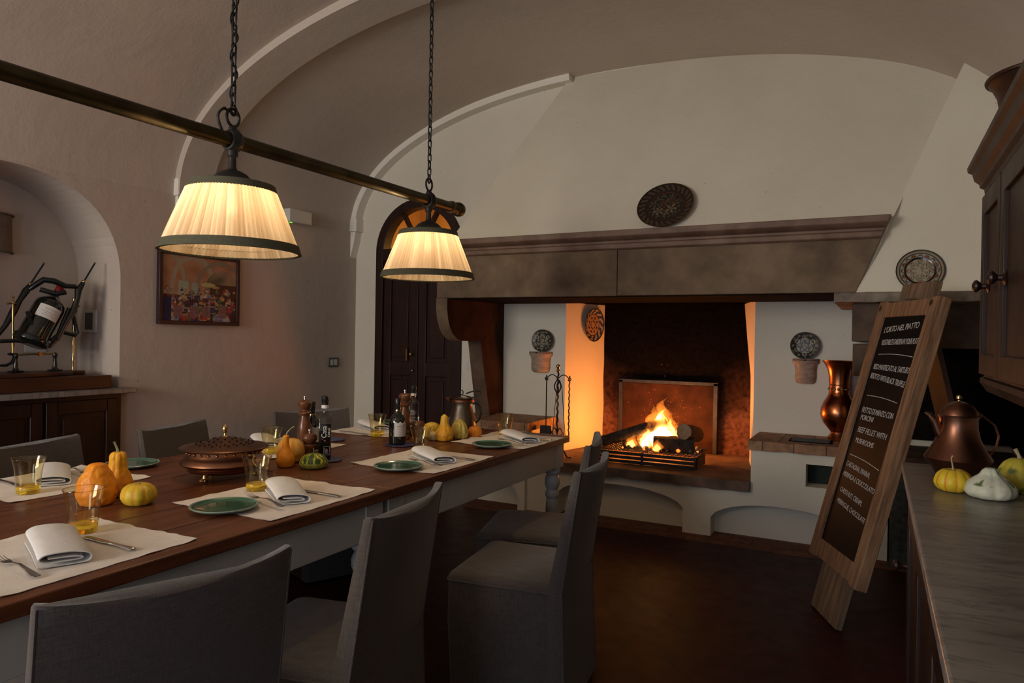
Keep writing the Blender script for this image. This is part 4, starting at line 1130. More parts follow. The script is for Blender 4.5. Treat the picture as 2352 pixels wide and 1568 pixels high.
# ------------------------------------------------------------------ gourds
def gourd(name, label, x, y, prof, ribs, amp, cf, bumpy=0, bend=(0, 0), stem=None, z0=T, flat=0, group='decorative gourds on the table', stemmat='stem', tilt=0, cat='gourd', sd=0):
    t = thing(name, label, cat, (x, y, z0), group=group)
    n, m = 72, 44; H_ = prof[-1][1]
    def pr(v):
        s_ = v * (len(prof) - 1); i = min(int(s_), len(prof) - 2); f = s_ - i
        p0, p1, p2, p3 = prof[max(i - 1, 0)], prof[i], prof[i + 1], prof[min(i + 2, len(prof) - 1)]
        q = [.5 * (2 * p1[j] + (p2[j] - p0[j]) * f + (2 * p0[j] - 5 * p1[j] + 4 * p2[j] - p3[j]) * f * f + (3 * p1[j] - p0[j] - 3 * p2[j] + p3[j]) * f ** 3) for j in (0, 1)]
        return max(q[0], .0005), q[1]
    rs = []; cs = []
    for i in range(m + 1):
        r, z = pr(i / m); ring = []
        for k in range(n):
            a = 2 * PI * k / n; w_ = amp * (abs(math.cos(a * ribs / 2 + sd)) ** .8 - .5) if ribs else 0
            b = bumpy * (noise.noise(Vector((r * math.cos(a) * 90, r * math.sin(a) * 90, z * 70 + sd))) + .5 * noise.noise(Vector((math.cos(a) * 3, math.sin(a) * 3, z * 20 + sd))))
            q = r * (1 + w_ + b); tt = z / H_
            ring.append((q * math.cos(a) + bend[0] * tt * tt, q * math.sin(a) + bend[1] * tt * tt, max(z, 0.0005)))
            cs.append(cf(a, tt, abs(math.cos(a * ribs / 2 + sd)) if ribs else 0, noise.noise(Vector((math.cos(a) * 4, math.sin(a) * 4, z * 40 + sd)))))
        rs.append(ring)
    g = G().rings(rs, True, True, cols=cs)
    body = obj('gourd_body', g, M['gourd'], t, world=False, smooth=70)
    if stem:
        pts = [(bend[0] + p[0], bend[1] + p[1], H_ - .004 + p[2]) for p in stem[0]]
        g = G().tube(pts, stem[1], 7); obj('stem', g, M[stemmat], t, world=False)
    if tilt: t.rotation_euler = (tilt, 0, 0)
    return t
def lerp3(a, b, t): t = min(1, max(0, t)); return tuple(a[i] + (b[i] - a[i]) * t for i in range(3))
OR, OR2, YE, YE2, GR, WH = (.78, .23, .010), (.84, .31, .015), (.75, .50, .045), (.80, .40, .03), (.045, .11, .02), (.60, .62, .48)
gourd('gourd', 'broad warty orange gourd, largest of the trio behind the nearest glass', -2.178, 1.362, [(.02, 0), (.045, .004), (.058, .035), (.054, .065), (.042, .095), (.031, .115), (.022, .128), (.006, .132)], 9, .045, lambda a, t, r, n: lerp3(OR, OR2, .5 + n), .075, sd=1)
gourd('gourd', 'tall bumpy orange-yellow gourd with a pale stem, behind the broad orange one', -2.235, 1.468, [(.02, 0), (.038, .005), (.045, .03), (.039, .06), (.028, .09), (.025, .115), (.024, .135), (.017, .146), (.005, .146)], 8, .12, lambda a, t, r, n: lerp3(OR, (.80, .38, .02), t * 1.2 + n * .5), .07, stem=([(0, 0, 0), (-.004, 0, .014), (-.012, -.004, .034), (-.014, -.006, .038)], [.006, .004, .0035, .005]), stemmat='stem_green', sd=2)
gourd('gourd', 'small round yellow gourd with orange stripes, beside the orange gourds', -2.070, 1.43, [(.012, 0), (.036, .003), (.050, .02), (.052, .034), (.046, .052), (.030, .064), (.012, .066), (.003, .063)], 10, .05, lambda a, t, r, n: lerp3((.62, .44, .03), (.75, .24, .02), (1 - r) * 2.2 - 1.1), .008, stem=([(0, 0, 0), (0, .001, .008)], [.006, .005]), stemmat='stem_green', sd=3)
gourd('gourd', 'mottled yellow-orange round gourd behind the long-necked one', -2.225, 2.235, [(.015, 0), (.045, .004), (.058, .03), (.060, .05), (.052, .075), (.035, .094), (.015, .100), (.003, .098)], 10, .04, lambda a, t, r, n: lerp3((.70, .42, .10), (.80, .30, .03), .5 + n * 1.4), .01, sd=4)
gourd('gourd', 'smooth orange bottle gourd with a long neck and curling stem', -2.154, 2.137, [(.012, 0), (.030, .004), (.038, .025), (.036, .045), (.026, .064), (.016, .080), (.0125, .100), (.0120, .118), (.0120, .128), (.004, .132)], 10, .015, lambda a, t, r, n: lerp3((.80, .27, .015), (.85, .33, .02), .5 + n), .004, stem=([(0, 0, 0), (.003, .004, .015), (.012, .014, .030), (.020, .024, .038)], [.0035, .0028, .002, .0025]), sd=5)
def gstripe(a, t, r, n):
    q = math.sin(a * 14 + n * 5) * .5 + .5
    if t < .45: return lerp3((.10, .16, .03), (.42, .36, .05), .5 + math.sin(a * 20 + n * 12 + t * 30) * .8)
    return lerp3((.03, .085, .015), (.55, .48, .06), (q - .6) * 4)
gourd('gourd', 'squat green gourd with yellow stripes in front of the short pepper mill', -2.045, 2.183, [(.02, 0), (.045, .002), (.056, .012), (.056, .026), (.046, .044), (.030, .056), (.012, .060), (.003, .058)], 9, .06, gstripe, .01, stem=([(0, 0, 0), (0, .0, .014), (-.001, 0, .027)], [.0035, .0022, .002]), stemmat='stem_green', sd=6)
gourd('gourd', 'orange-yellow gourd with a knobbly neck, front of the far cluster', -2.011, 3.112, [(.015, 0), (.038, .004), (.047, .03), (.044, .05), (.032, .072), (.022, .092), (.019, .112), (.016, .128), (.008, .136), (.003, .140)], 9, .07, lambda a, t, r, n: lerp3((.78, .33, .02), (.80, .47, .05), t + n), .05, sd=7)
gourd('gourd', 'pale yellow ribbed gourd with a crown-like top, beside the copper jug', -1.986, 3.224, [(.015, 0), (.035, .004), (.045, .03), (.043, .055), (.034, .078), (.022, .092), (.015, .102), (.005, .105)], 10, .12, lambda a, t, r, n: lerp3((.48, .38, .09), (.68, .52, .12), .4 + n), .07, sd=8)
gourd('gourd', 'small smooth orange gourd at the right of the far cluster', -1.952, 3.33, [(.012, 0), (.030, .003), (.038, .018), (.038, .035), (.028, .052), (.012, .058), (.003, .056)], 8, .04, lambda a, t, r, n: (.80, .27, .025), .012, sd=9)
gourd('gourd', 'small yellow round gourd at the left of the far cluster, mostly hidden', -2.135, 3.18, [(.015, 0), (.036, .004), (.045, .03), (.043, .055), (.03, .075), (.01, .082)], 8, .05, lambda a, t, r, n: lerp3((.72, .42, .03), (.7, .5, .08), .5 + n), .01, sd=10)
gourd('gourd', 'little cream-striped gourd wedged between the yellow gourds', -2.065, 3.095, [(.008, 0), (.022, .003), (.028, .018), (.026, .035), (.012, .046)], 7, .05, lambda a, t, r, n: lerp3((.6, .55, .35), (.7, .5, .08), .5 + n), .01, sd=11)
gourd('gourd', 'yellow gourd with an orange stripe and thin stem, on the marble worktop', .203, 2.375, [(.012, 0), (.034, .003), (.046, .018), (.047, .032), (.040, .050), (.024, .062), (.010, .060), (.003, .056)], 10, .08, lambda a, t, r, n: lerp3((.70, .50, .03), (.65, .18, .02), (1 - r) * 3 - 1.9), .01, stem=([(0, 0, 0), (-.002, 0, .02), (-.006, 0, .042), (-.002, 0, .05)], [.004, .0022, .002, .0028]), z0=.9, group='gourds on the worktop', sd=12)
gourd('gourd', 'lumpy greenish white gourd with dark flecks, on the marble worktop', .285, 2.32, [(.02, 0), (.048, .004), (.060, .018), (.055, .038), (.040, .054), (.026, .066), (.020, .076), (.012, .083), (.003, .084)], 7, .09, lambda a, t, r, n: lerp3(WH, (.10, .14, .04), (n - .33) * 8 if t > .45 else 0), .03, z0=.9, group='gourds on the worktop', sd=13)
gourd('gourd', 'yellow and green ribbed gourd with a thick stem, behind the white one', .372, 2.46, [(.02, 0), (.042, .004), (.052, .03), (.052, .055), (.040, .082), (.022, .096), (.008, .098)], 9, .12, lambda a, t, r, n: lerp3((.50, .42, .05), (.10, .15, .03), (n - .1) * 3 + (.35 - t)), .02, stem=([(0, 0, 0), (-.004, 0, .014), (-.012, 0, .03)], [.007, .0045, .006]), z0=.9, group='gourds on the worktop', sd=14)

# ------------------------------------------------------------------ lidded copper bowl (brazier)
bx, by = -2.2, 1.87
M_BOWL = mat('brown_bowl_copper', (.20, .085, .045), (.33, .15, .08), rough=.28, metal=1, ns=6, rough2=.42, bs=.08, bscale=40)
M_LID = mat('dark_lid_copper', (.085, .038, .022), (.15, .07, .04), rough=.42, metal=.85, ns=8, bs=.15, bscale=60)
br = thing('lidded_copper_bowl', 'wide copper bowl with a pierced domed lid, brass finial and claw feet', 'bowl', (bx, by, T))
g = G().lathe([(.02, .030), (.115, .026), (.128, .030), (.132, .036), (.126, .042), (.150, .052), (.158, .060), (.156, .068), (.140, .080), (.130, .092), (.127, .108)], bx, by, T, 72, cap1=False); obj('body', g, M_BOWL, br)
g = G().lathe([(.127, .092), (.1325, .093), (.1335, .108), (.128, .11)], bx, by, T, 72, cap0=False, cap1=False)
for k in range(28):
    a = 2 * PI * k / 28; g.ball((bx + .134 * math.cos(a), by + .134 * math.sin(a), T + .1), .0052, 8, 6)
obj('studded_band', g, M_BOWL, br)
g = G().lathe([(.158, .112), (.160, .115), (.156, .119), (.130, .122), (.118, .126), (.090, .132), (.060, .142), (.030, .150), (.012, .153), (.001, .154)], bx, by, T, 72, cap0=False)
g.lathe([(.155, .110), (.1, .112), (.001, .112)], bx, by, T, 40, cap0=False, cap1=False)
lid = obj('lid', g, M_LID, br)
g = G()
for rr_, zz, nn in ((.040, .1475, 9), (.064, .1415, 14), (.086, .1345, 18), (.102, .1305, 22)):
    for k in range(nn):
        a = 2 * PI * k / nn; g.lathe([(.0040, 0), (.0040, .0014)], bx + rr_ * math.cos(a), by + rr_ * math.sin(a), T + zz, 8)
obj('pierced_holes', g, M['soot'], lid)
g = G().lathe([(.006, .150), (.010, .154), (.005, .158), (.004, .166), (.007, .170), (.0105, .180), (.0105, .186), (.007, .194), (.002, .199)], bx, by, T, 20, mod=lambda a, r, z: 1 + .08 * math.cos(a * 8)); obj('finial', g, M['brass'], lid)
for k in range(3):
    a = math.radians((-78, 45, 165)[k]); fx, fy = bx + .108 * math.cos(a), by + .108 * math.sin(a)
    g = G().lathe([(.006, .032), (.008, .022), (.011, .012), (.012, .004), (.010, .0)], fx, fy, T, 12)
    for j in range(4):
        b = a + (j - 1.5) * .5; g.tube([(fx, fy, T + .014), (fx + .012 * math.cos(b), fy + .012 * math.sin(b), T + .010), (fx + .017 * math.cos(b), fy + .017 * math.sin(b), T + .003)], .0035, 6)
    obj('claw_foot', g, M['brass'], br)
for a in (math.radians(0), math.radians(180)):
    d = Vector((math.cos(a), math.sin(a), 0)); p = lambda u, z: (bx + d.x * u, by + d.y * u, T + z)
    g = G().tube([p(.132, .098), p(.150, .099), p(.156, .092), p(.152, .080), p(.156, .066), p(.170, .058), p(.186, .057), p(.190, .064)], [.005, .0045, .004, .004, .004, .004, .0045, .006], 8)
    g.ball(p(.134, .096), .009, 10, 8); obj('handle', g, M['brass'], br)

# ------------------------------------------------------------------ mills, bottles, coasters, jug
def mill(label, x, y, h):
    t = thing('pepper_mill', label, 'pepper mill', (x, y, T), group='wooden pepper mills')
    k = h / .26
    if h > .2:
        pr_ = [(.029, 0), (.031, .006), (.031, .018), (.026, .026), (.024, .030), (.030, .036), (.030, .044), (.024, .055), (.030, .075), (.0325, .10), (.030, .13), (.022, .155), (.019, .172), (.027, .178), (.030, .184), (.027, .190), (.022, .194)]
        hd = [(.022, .195), (.019, .202), (.026, .210), (.033, .222), (.032, .234), (.022, .243), (.006, .246)]
        top = .246
    else:
        pr_ = [(.030, 0), (.032, .004), (.031, .014), (.024, .028), (.022, .036), (.027, .048), (.031, .060), (.031, .066), (.024, .072)]
        hd = [(.022, .073), (.027, .080), (.033, .092), (.033, .102), (.026, .114), (.008, .119)]; top = .119
    g = G().lathe(pr_, n=32); obj('body', g, M['mill_wood'], t, world=False)
    g = G().lathe(hd, n=32, mod=lambda a, r, z: 1); obj('turning_head', g, M['mill_wood'], t, world=False)
    g = G().lathe([(.004, top), (.0035, top + .007), (.0065, top + .010), (.006, top + .016), (.002, top + .018)], n=14); obj('steel_nut', g, M['steel'], t, world=False)
    return t
mill('tall dark turned pepper mill behind the long-necked orange gourd', -2.345, 2.44, .26)
mill('short dark turned pepper mill behind the green striped gourd', -2.185, 2.305, .14)
mill('tall turned pepper mill behind the bottle with the white paper label', -2.215, 3.04, .26)
mill('short turned pepper mill just right of the bottle with the paper label', -2.07, 2.96, .14)
def coaster(label, x, y, r=.062):
    o = obj('coaster', G().lathe([(.001, 0), (r * .9, 0), (r, .004), (r * .99, .0065), (r * .9, .005), (.001, .005)], n=6 * 8, mod=lambda a, q, z: 1 + .03 * math.cos(a * 8)), M['blue'])
    o.location = (x, y, T + .0005); tag(o, label, 'coaster', 'blue glazed coasters'); return o
coaster('blue glazed coaster under the tall vinegar bottle nearest the camera', -2.115, 2.335, .066)
coaster('blue glazed coaster behind the vinegar bottle, in front of the far chair', -2.50, 2.80, .066)
coaster('blue glazed coaster under the bottle with the white paper label', -2.105, 2.865, .075)
def tall_bottle(label, x, y, fill, casa=True):
    t = thing('vinegar_bottle', label, 'bottle', (x, y, T + .0062), group='square glass cruet bottles')
    def sq(h, z, r=.008):
        pts = []
        for sx, sy, a0 in ((1, 1, 0), (-1, 1, PI / 2), (-1, -1, PI), (1, -1, 1.5 * PI)):
            for i in range(5):
                a = a0 + i / 4 * PI / 2; rr = min(r, h); pts.append((sx * (h - rr) + rr * math.cos(a), sy * (h - rr) + rr * math.sin(a), z))
        return pts
    g = G().rings([sq(.026, 0), sq(.0275, .003), sq(.0275, .178), sq(.024, .190, .012), sq(.0145, .198, .0145), sq(.0125, .205, .0125), sq(.0125, .238, .0125), sq(.0145, .240, .0145)], True, False); obj('glass_body', g, M['clear'], t, world=False, smooth=50)
    g = G().rings([sq(.024, .004), sq(.0255, .006), sq(.0255, fill - .001), sq(.0255, fill)]); obj('vinegar', g, M['balsamic'], t, world=False)
    g = G().lathe([(.0152, .236), (.0155, .252), (.0165, .254), (.0165, .272), (.013, .275), (.001, .2755)], n=24); obj('cap', g, M['cap'], t, world=False)
    g = G().rings([sq(.0158, .222, .0158), sq(.0158, .236, .0158)], False, False); obj('neck_label', g, M['white_ink'], t, world=False)
    return t
ra = math.radians(-40)
vb = tall_bottle('tall square bottle of dark balsamic vinegar with white lettering, nearest bottle', -2.128, 2.338, .155); vb.rotation_euler = (0, 0, math.radians(43))
# lettering on the face looking to the camera (local -y face after the turn)
def face_txt(s, z, xoff, size, m=M['white_ink'], wd=-1):
    mt = Matrix.Translation((xoff, -.0282, z)) @ Matrix.Rotation(PI / 2, 4, 'X') @ Matrix.Rotation(PI / 2, 4, 'Z')
    cu_parent = vb; off = base_of(vb)
    return text_mesh('lettering', s, m, None, mt, size, wd)
o = face_txt('Casa', .095, .006, .030, wd=.052); o.parent = vb
o = face_txt('Oliva', .098, .021, .013, wd=.040); o.parent = vb
g = G()
for i in range(9): 
    a = R.uniform(0, 6.28); rr_ = R.uniform(0, .008); g.lathe([(.002, -.0285), (.002, -.0281)], -.004 + rr_ * math.cos(a), 0, .085 + rr_ * math.sin(a), 8, axis=1)
obj('grape_emblem', g, M['purple'], vb, world=False)
g = G(); z0, z1, xa, xb = .022, .058, -.004, .019
for (a, b, c, d) in ((xa, xb, z0, z0 + .0008), (xa, xb, z1, z1 + .0008), (xa, xa + .0008, z0, z1), (xb, xb + .0008, z0, z1)): g.box(a, b, -.0284, -.0279, c, d)
for i in range(4): g.box(xa + .004 + i * .0035, xa + .005 + i * .0035, -.0284, -.0279, z0 + .006, z1 - .006 - (i % 2) * .006)
obj('label_frame', g, M['white_ink'], vb, world=False)
vb2 = dup(vb, (-2.245, 3.16, T), math.radians(40), 'tall clear square bottle almost empty, behind the paper-labelled oil bottle')
# a lower filling level and a printed back label for the far cruet
for k in kids(vb2):
    if k.name.startswith('vinegar'):
        k.scale = (1, 1, .32)
    if k.name.startswith(('lettering', 'grape', 'label_frame')):
        bpy.data.objects.remove(k)
g = G(); 
for i in range(9): g.box(-.018, .010 - (i % 3) * .003, -.0284, -.0278, .08 + i * .008, .083 + i * .008)
obj('printed_text', g, M['white_ink'], vb2, world=False)
def round_bottle(label, x, y, name='oil_bottle', lab=True, rot=0):
    t = thing(name, label, 'bottle', (x, y, T + .0062), rot, group='round dark glass oil bottles')
    g = G().lathe([(.001, 0), (.036, 0), (.041, .004), (.0425, .015), (.0425, .110), (.040, .125), (.033, .138), (.022, .150), (.0155, .162), (.014, .175), (.014, .200), (.0155, .202)], n=40, cap1=False); obj('glass_body', g, M['bottle'], t, world=False)
    g = G().lathe([(.0152, .196), (.0158, .200), (.0158, .226), (.014, .229), (.001, .229)], n=28); obj('cap', g, M['cap'], t, world=False)
    g = G().lathe([(.0158, .166), (.0150, .172)], n=28, cap0=False, cap1=False); obj('gilt_collar', g, M['brass'], t, world=False)
    if lab:
        g = G(); n_ = 20; a0, a1 = math.radians(-75), math.radians(15); r = .0431
        g.rings([[(r * math.cos(a0 + (a1 - a0) * i / n_), r * math.sin(a0 + (a1 - a0) * i / n_), z + (.004 * math.sin(i * .9) if z > .1 else 0)) for i in range(n_ + 1)] for z in (.042, .112)], False, False, closed=False)
        lb = obj('paper_label', g, M['label'], t, world=False)
        g = G(); r = .0435
        for row, (z, w0, w1) in enumerate(((.100, .35, .85), (.092, .2, .95), (.084, .3, .8), (.076, .25, .9), (.070, .3, .8), (.063, .35, .75), (.052, .3, .85))):
            for q in range(7):
                u0 = w0 + (w1 - w0) * q / 7; u1 = u0 + (w1 - w0) / 7 * .72; h = .0022 if row == 1 else .0011
                b0 = a0 + (a1 - a0) * u0; b1 = a0 + (a1 - a0) * u1
                g.add([(r * math.cos(b0), r * math.sin(b0), z), (r * math.cos(b1), r * math.sin(b1), z), (r * math.cos(b1), r * math.sin(b1), z + h), (r * math.cos(b0), r * math.sin(b0), z + h)], [(0, 1, 2, 3)])
        obj('label_print', g, M['ink'], lb, world=False)
    return t
round_bottle('dark round oil bottle with a white paper label, on the far blue coaster', -2.125, 2.858)
t = round_bottle('dark round oil bottle half hidden behind the vinegar bottle', -2.275, 2.55, lab=True, rot=.5); t.location = (-2.375, 2.52, T)
# metal jug
jx, jy = -2.19, 3.585
jg = thing('metal_jug', 'dark tarnished metal jug with a ring handle and open hinged lid, behind the far gourds', 'jug', (jx, jy, T))
g = G().lathe([(.070, 0), (.078, .003), (.083, .02), (.080, .05), (.070, .09), (.060, .125), (.058, .15), (.062, .172), (.068, .178), (.070, .185), (.065, .186), (.060, .176), (.054, .15)], jx, jy, T, 48, cap1=False); obj('body', g, M['pewter'], jg)
g = G().lathe([(.064, .160), (.070, .162), (.070, .174), (.066, .176)], jx, jy, T, 40, cap0=False, cap1=False)
g.hexa([(jx - .10, jy - .03, T + .172), (jx - .06, jy - .05, T + .160), (jx - .055, jy - .02, T + .160), (jx - .095, jy - .015, T + .172), (jx - .10, jy - .032, T + .186), (jx - .055, jy - .055, T + .186), (jx - .05, jy - .015, T + .186), (jx - .096, jy - .012, T + .186)]); obj('collar_and_spout', g, M['copper_dark'], jg)
ex, ey = .89, .46
def jp(u, z): return (jx + ex * u, jy + ey * u, T + z)
g = G().tube([jp(.060, .150), jp(.085, .155), (jp(.105, .13)), jp(.112, .09), jp(.100, .055), jp(.078, .035)], [.006, .007, .0065, .0065, .006, .007], 8); obj('handle', g, M['iron'], jg)
g = G().tube([jp(.055, .186), jp(.085, .195), jp(.110, .215), jp(.108, .226), jp(.07, .228), jp(.04, .218), jp(.02, .21)], .0045, 7); g.tube([(jx + ex * (-.01 + .014 * math.cos(i * PI / 6)), jy, T + .216 + .014 * math.sin(i * PI / 6)) for i in range(12)], .003, 6, closed=True); g.tube([jp(-.01, .202), jp(.05, .19)], .003, 6); obj('ring_handle', g, M['iron'], jg)

# ================================================================== LEFT NICHE: sideboard and bottle cradle
sb = thing('sideboard', 'dark wooden sideboard with a white marble top built into the arched niche', 'cabinet', (-4.65, 2.2, 0))
g = G().box(XN + .01, -4.44, NY0 + .01, NY1 - .005, 0, .91); g.box(-4.45, -4.42, 1.43, 2.92, 0, .91); obj('carcass', g, M['dark_wood'], sb, bev=.004)
g = G().prism([(XN + .005, NY0 + .004), (XL + .003, NY0 + .004), (XL + .003, 1.40), (-4.36, 1.40), (-4.36, 2.985), (XL + .003, 2.985), (XL + .003, NY1 - .004), (XN + .005, NY1 - .004)], 2, .9115, .945); obj('marble_top', g, M['marble'], sb, bev=.004)
for (ya, yb) in ((1.46, 1.93), (1.95, 2.42), (2.44, 2.88)):
    g = G(); X0 = -4.42
    g.box(X0, X0 + .018, ya, ya + .07, .06, .88); g.box(X0, X0 + .018, yb - .07, yb, .06, .88); g.box(X0, X0 + .018, ya + .06, yb - .06, .06, .15); g.box(X0, X0 + .018, ya + .06, yb - .06, .80, .88)
    g.box(X0, X0 + .006, ya + .06, yb - .06, .14, .81); g.box(X0 + .0, X0 + .013, ya + .10, yb - .10, .18, .77)
    d = obj('door', g, M['dark_wood'], sb, bev=.004)
    g = G().ball((X0 + .035, yb - .035, .5), .014); g.tube([(X0 + .01, yb - .035, .5), (X0 + .03, yb - .035, .5)], .006, 8); obj('knob', g, M['brass'], d)
g = G().box(-4.88, -4.43, 1.60, 2.86, .946, 1.030)
t = obj('wooden_box', g, M['box_wood'], bev=.004); tag(t, 'long low reddish wooden box lying on the marble sideboard', 'box')
cr = thing('bottle_cradle', 'black iron and brass wine decanting cradle holding a big bottle, in the niche', 'wine cradle', (-4.65, 2.5, 1.031))
g = G(); n_ = 40
g.rings([[(-4.66 + .17 * math.cos(2 * PI * k / n_), 2.36 + .39 * math.sin(2 * PI * k / n_) * (1 if math.sin(2 * PI * k / n_) < 0 else .98), z) for k in range(n_)] for z in (1.031, 1.036, 1.05, 1.054)]); g.box(-4.72, -4.6, 2.6, 2.79, 1.031, 1.056)
obj('base_board', g, M['box_wood'], cr, bev=.003)
XM = -4.65
def mp(y, z, dx_=0): return (XM + dx_, y, z)
def ped(y):
    g = G().lathe([(.028, 0), (.030, .006), (.018, .014), (.013, .03), (.012, .05), (.010, .08), (.012, .092), (.016, .102), (.012, .115), (.004, .12)], XM, y, 1.055, 16)
    g.box(XM - .02, XM + .02, y - .035, y + .035, 1.055, 1.066); obj('pedestal', g, M['gloss_black'], cr)
ped(2.395); ped(2.625)
g = G().tube([mp(2.40, 1.163), mp(2.63, 1.168)], .0055, 10); g.box(XM - .01, XM + .01, 2.525, 2.545, 1.152, 1.178); obj('cross_rod', g, M['brass'], cr)
g = G().lathe([(.010, 0), (.006, .01), (.007, .03), (.009, .06), (.011, .075), (.006, .09), (.006, .12), (.010, .16), (.011, .19), (.006, .22), (.006, .25), (.009, .28), (.010, .32), (.008, .36), (.005, .39), (.009, .41), (.012, .425), (.006, .44), (.008, .46), (.005, .475)], XM + .03, 2.722, 1.057, 14); g.tube([mp(2.715, 1.478, .03), mp(2.75, 1.478, .03)], .005, 8); g.ball(mp(2.755, 1.478, .03), .009, 8, 6); obj('brass_post', g, M['brass'], cr)
g = G().lathe([(.009, 0), (.006, .02), (.010, .06), (.006, .1), (.006, .2), (.009, .25), (.005, .32), (.008, .33)], XM - .03, 2.392, 1.165, 14); g.tube([mp(2.37, 1.475, -.03), mp(2.41, 1.475, -.03)], .005, 8); g.ball(mp(2.362, 1.475, -.03), .008, 8, 6); g.tube([mp(2.392, 1.46, -.03), mp(2.392, 1.51, -.03)], .004, 8); g.ball(mp(2.392, 1.515, -.03), .008, 8, 6); obj('brass_post', g, M['brass'], cr)
for (a, b, c, dxx) in (((2.579, 1.74), (2.498, 1.60), [(2.498, 1.594), (2.475, 1.56), (2.44, 1.50), (2.40, 1.42), (2.36, 1.34), (2.318, 1.28)], -.05), ((2.836, 1.763), (2.765, 1.635), [(2.76, 1.627), (2.73, 1.575), (2.725, 1.52), (2.70, 1.44), (2.659, 1.368), (2.606, 1.256)], .06)):
    g = G().tube([mp(*a, dxx), mp(*b, dxx)], .0055, 10); obj('threaded_rod', g, M['gloss_black'], cr)
    g = G().ball(mp(*a, dxx), .008, 8, 6); g.ball(mp(*b, dxx), .013, 10, 8); g.ball(mp(c[0][0] - .02, c[0][1] - .035, dxx), .012, 10, 8); obj('brass_collar', g, M['brass'], cr)
    g = G().tube([mp(*p, dxx) for p in c], [.014, .022, .016, .022, .015, .013], 12); obj('side_arm', g, M['gloss_black'], cr)
g = G().tube([mp(2.49, 1.57, -.04), mp(2.515, 1.60, -.02), mp(2.55, 1.632), mp(2.60, 1.628, .02), mp(2.655, 1.60, .05), mp(2.715, 1.60, .06)], [.014, .018, .019, .019, .017, .015], 12)
g.tube([mp(2.53, 1.57, .0), mp(2.60, 1.545, .05), mp(2.65, 1.56, .06)], .016, 10); obj('neck_yoke', g, M['gloss_black'], cr)
ax = Vector((0, math.cos(math.radians(63)), math.sin(math.radians(63)))); b0 = Vector(mp(2.475, 1.245))
def axm(o_): 
    z = ax; x = Vector((1, 0, 0)); y = z.cross(x); return Matrix.Translation(o_) @ Matrix((x, y, z)).transposed().to_4x4()
g = G().lathe([(.001, -.018), (.085, -.015), (.100, -.006), (.105, .014), (.100, .026), (.093, .004)], n=32, cap1=False); g.xf(axm(b0)); obj('bottle_cup', g, M['gloss_black'], cr)
g = G()
for pts in ([(2.725, 1.511), (2.70, 1.44), (2.72, 1.36), (2.735, 1.30), (2.72, 1.285), (2.633, 1.306), (2.57, 1.25)], [(2.43, 1.43), (2.455, 1.36), (2.475, 1.32)], [(2.28, 1.245), (2.36, 1.25), (2.43, 1.245)], [(2.56, 1.21), (2.60, 1.25), (2.64, 1.36), (2.68, 1.46)]): g.tube([mp(*p, .05) for p in pts], .012, 10)
obj('brace', g, M['gloss_black'], cr)
g = G().tube([mp(2.30, 1.10), mp(2.344, 1.10), mp(2.372, 1.115), mp(2.388, 1.15), mp(2.375, 1.168), mp(2.35, 1.168)], [.006, .009, .010, .009, .008, .006], 8); g.ball(mp(2.36, 1.168, .01), .010, 8, 6); obj('crank_hook', g, M['gloss_black'], cr)
bt = thing('magnum_bottle', 'large dark wine bottle with a white label tilted in the black cradle', 'bottle', tuple(b0))
g = G().lathe([(.001, .002), (.080, .002), (.088, .01), (.088, .240), (.082, .268), (.058, .292), (.030, .312), (.020, .33), (.019, .36)], n=40); g.xf(axm(b0)); obj('glass_body', g, M['bottle'], bt)
g = G(); n_ = 24; r = .0888; rr = []
for z in (.150, .262 - .03):
    rr.append([(r * math.cos(-1.05 + 1.55 * i / n_), r * math.sin(-1.05 + 1.55 * i / n_), z) for i in range(n_ + 1)])
g.rings(rr, False, False, closed=False); g.xf(axm(b0)); lb = obj('paper_label', g, M['label'], bt)
g = G(); r = .0892
for row, (z, w0, w1) in enumerate(((.212, .25, .8), (.204, .3, .75), (.190, .2, .85), (.180, .3, .7), (.168, .25, .8))):
    for q in range(8):
        u0 = -1.05 + 1.55 * (w0 + (w1 - w0) * q / 8); u1 = u0 + 1.55 * (w1 - w0) / 8 * .7
        g.add([(r * math.cos(u0), r * math.sin(u0), z), (r * math.cos(u1), r * math.sin(u1), z), (r * math.cos(u1), r * math.sin(u1), z + .0022), (r * math.cos(u0), r * math.sin(u0), z + .0022)], [(0, 1, 2, 3)])
g.xf(axm(b0)); obj('label_print', g, M['ink'], lb)
g = G().lathe([(.0215, .352), (.0225, .36), (.0225, .415), (.018, .422), (.001, .422)], n=28); g.xf(axm(b0)); obj('red_wax_cap', g, M['red_cap'], bt)

# sconce, sockets, sensor
sc = thing('wall_sconce', 'grey-brown half-round fabric wall sconce at the left edge, unlit', 'wall lamp', (XN, 2.38, 1.92))
g = G().rings([[(XN + .002 + .10 * math.sin(PI * i / 24), 2.375 + (.125 - .008 * k) * -math.cos(PI * i / 24) * 1.0, 1.80 + .24 * k) for i in range(25)] for k in (0, 1)], False, False, closed=False); obj('shade', g, M['sconce'], sc)
g = G()
for z in (1.80, 2.035): g.tube([(XN + .003 + .102 * math.sin(PI * i / 24), 2.375 - .127 * math.cos(PI * i / 24), z) for i in range(25)], .006, 6)
obj('shade_band', g, M['shade_trim'], sc)
g = G().box(XN, XN + .02, 2.35, 2.40, 1.85, 1.95); obj('back_plate', g, M['brass'], sc)
def wallplate(name, label, cat, b, axis, mplate, inner, minner):
    t = thing(name, label, cat, ((b[0] + b[1]) / 2, (b[2] + b[3]) / 2, b[4]))
    obj('cover_plate', G().box(*b), mplate, t, bev=.003)
    for q in inner: obj('rocker', G().box(*q), minner, t, bev=.001)
    return t
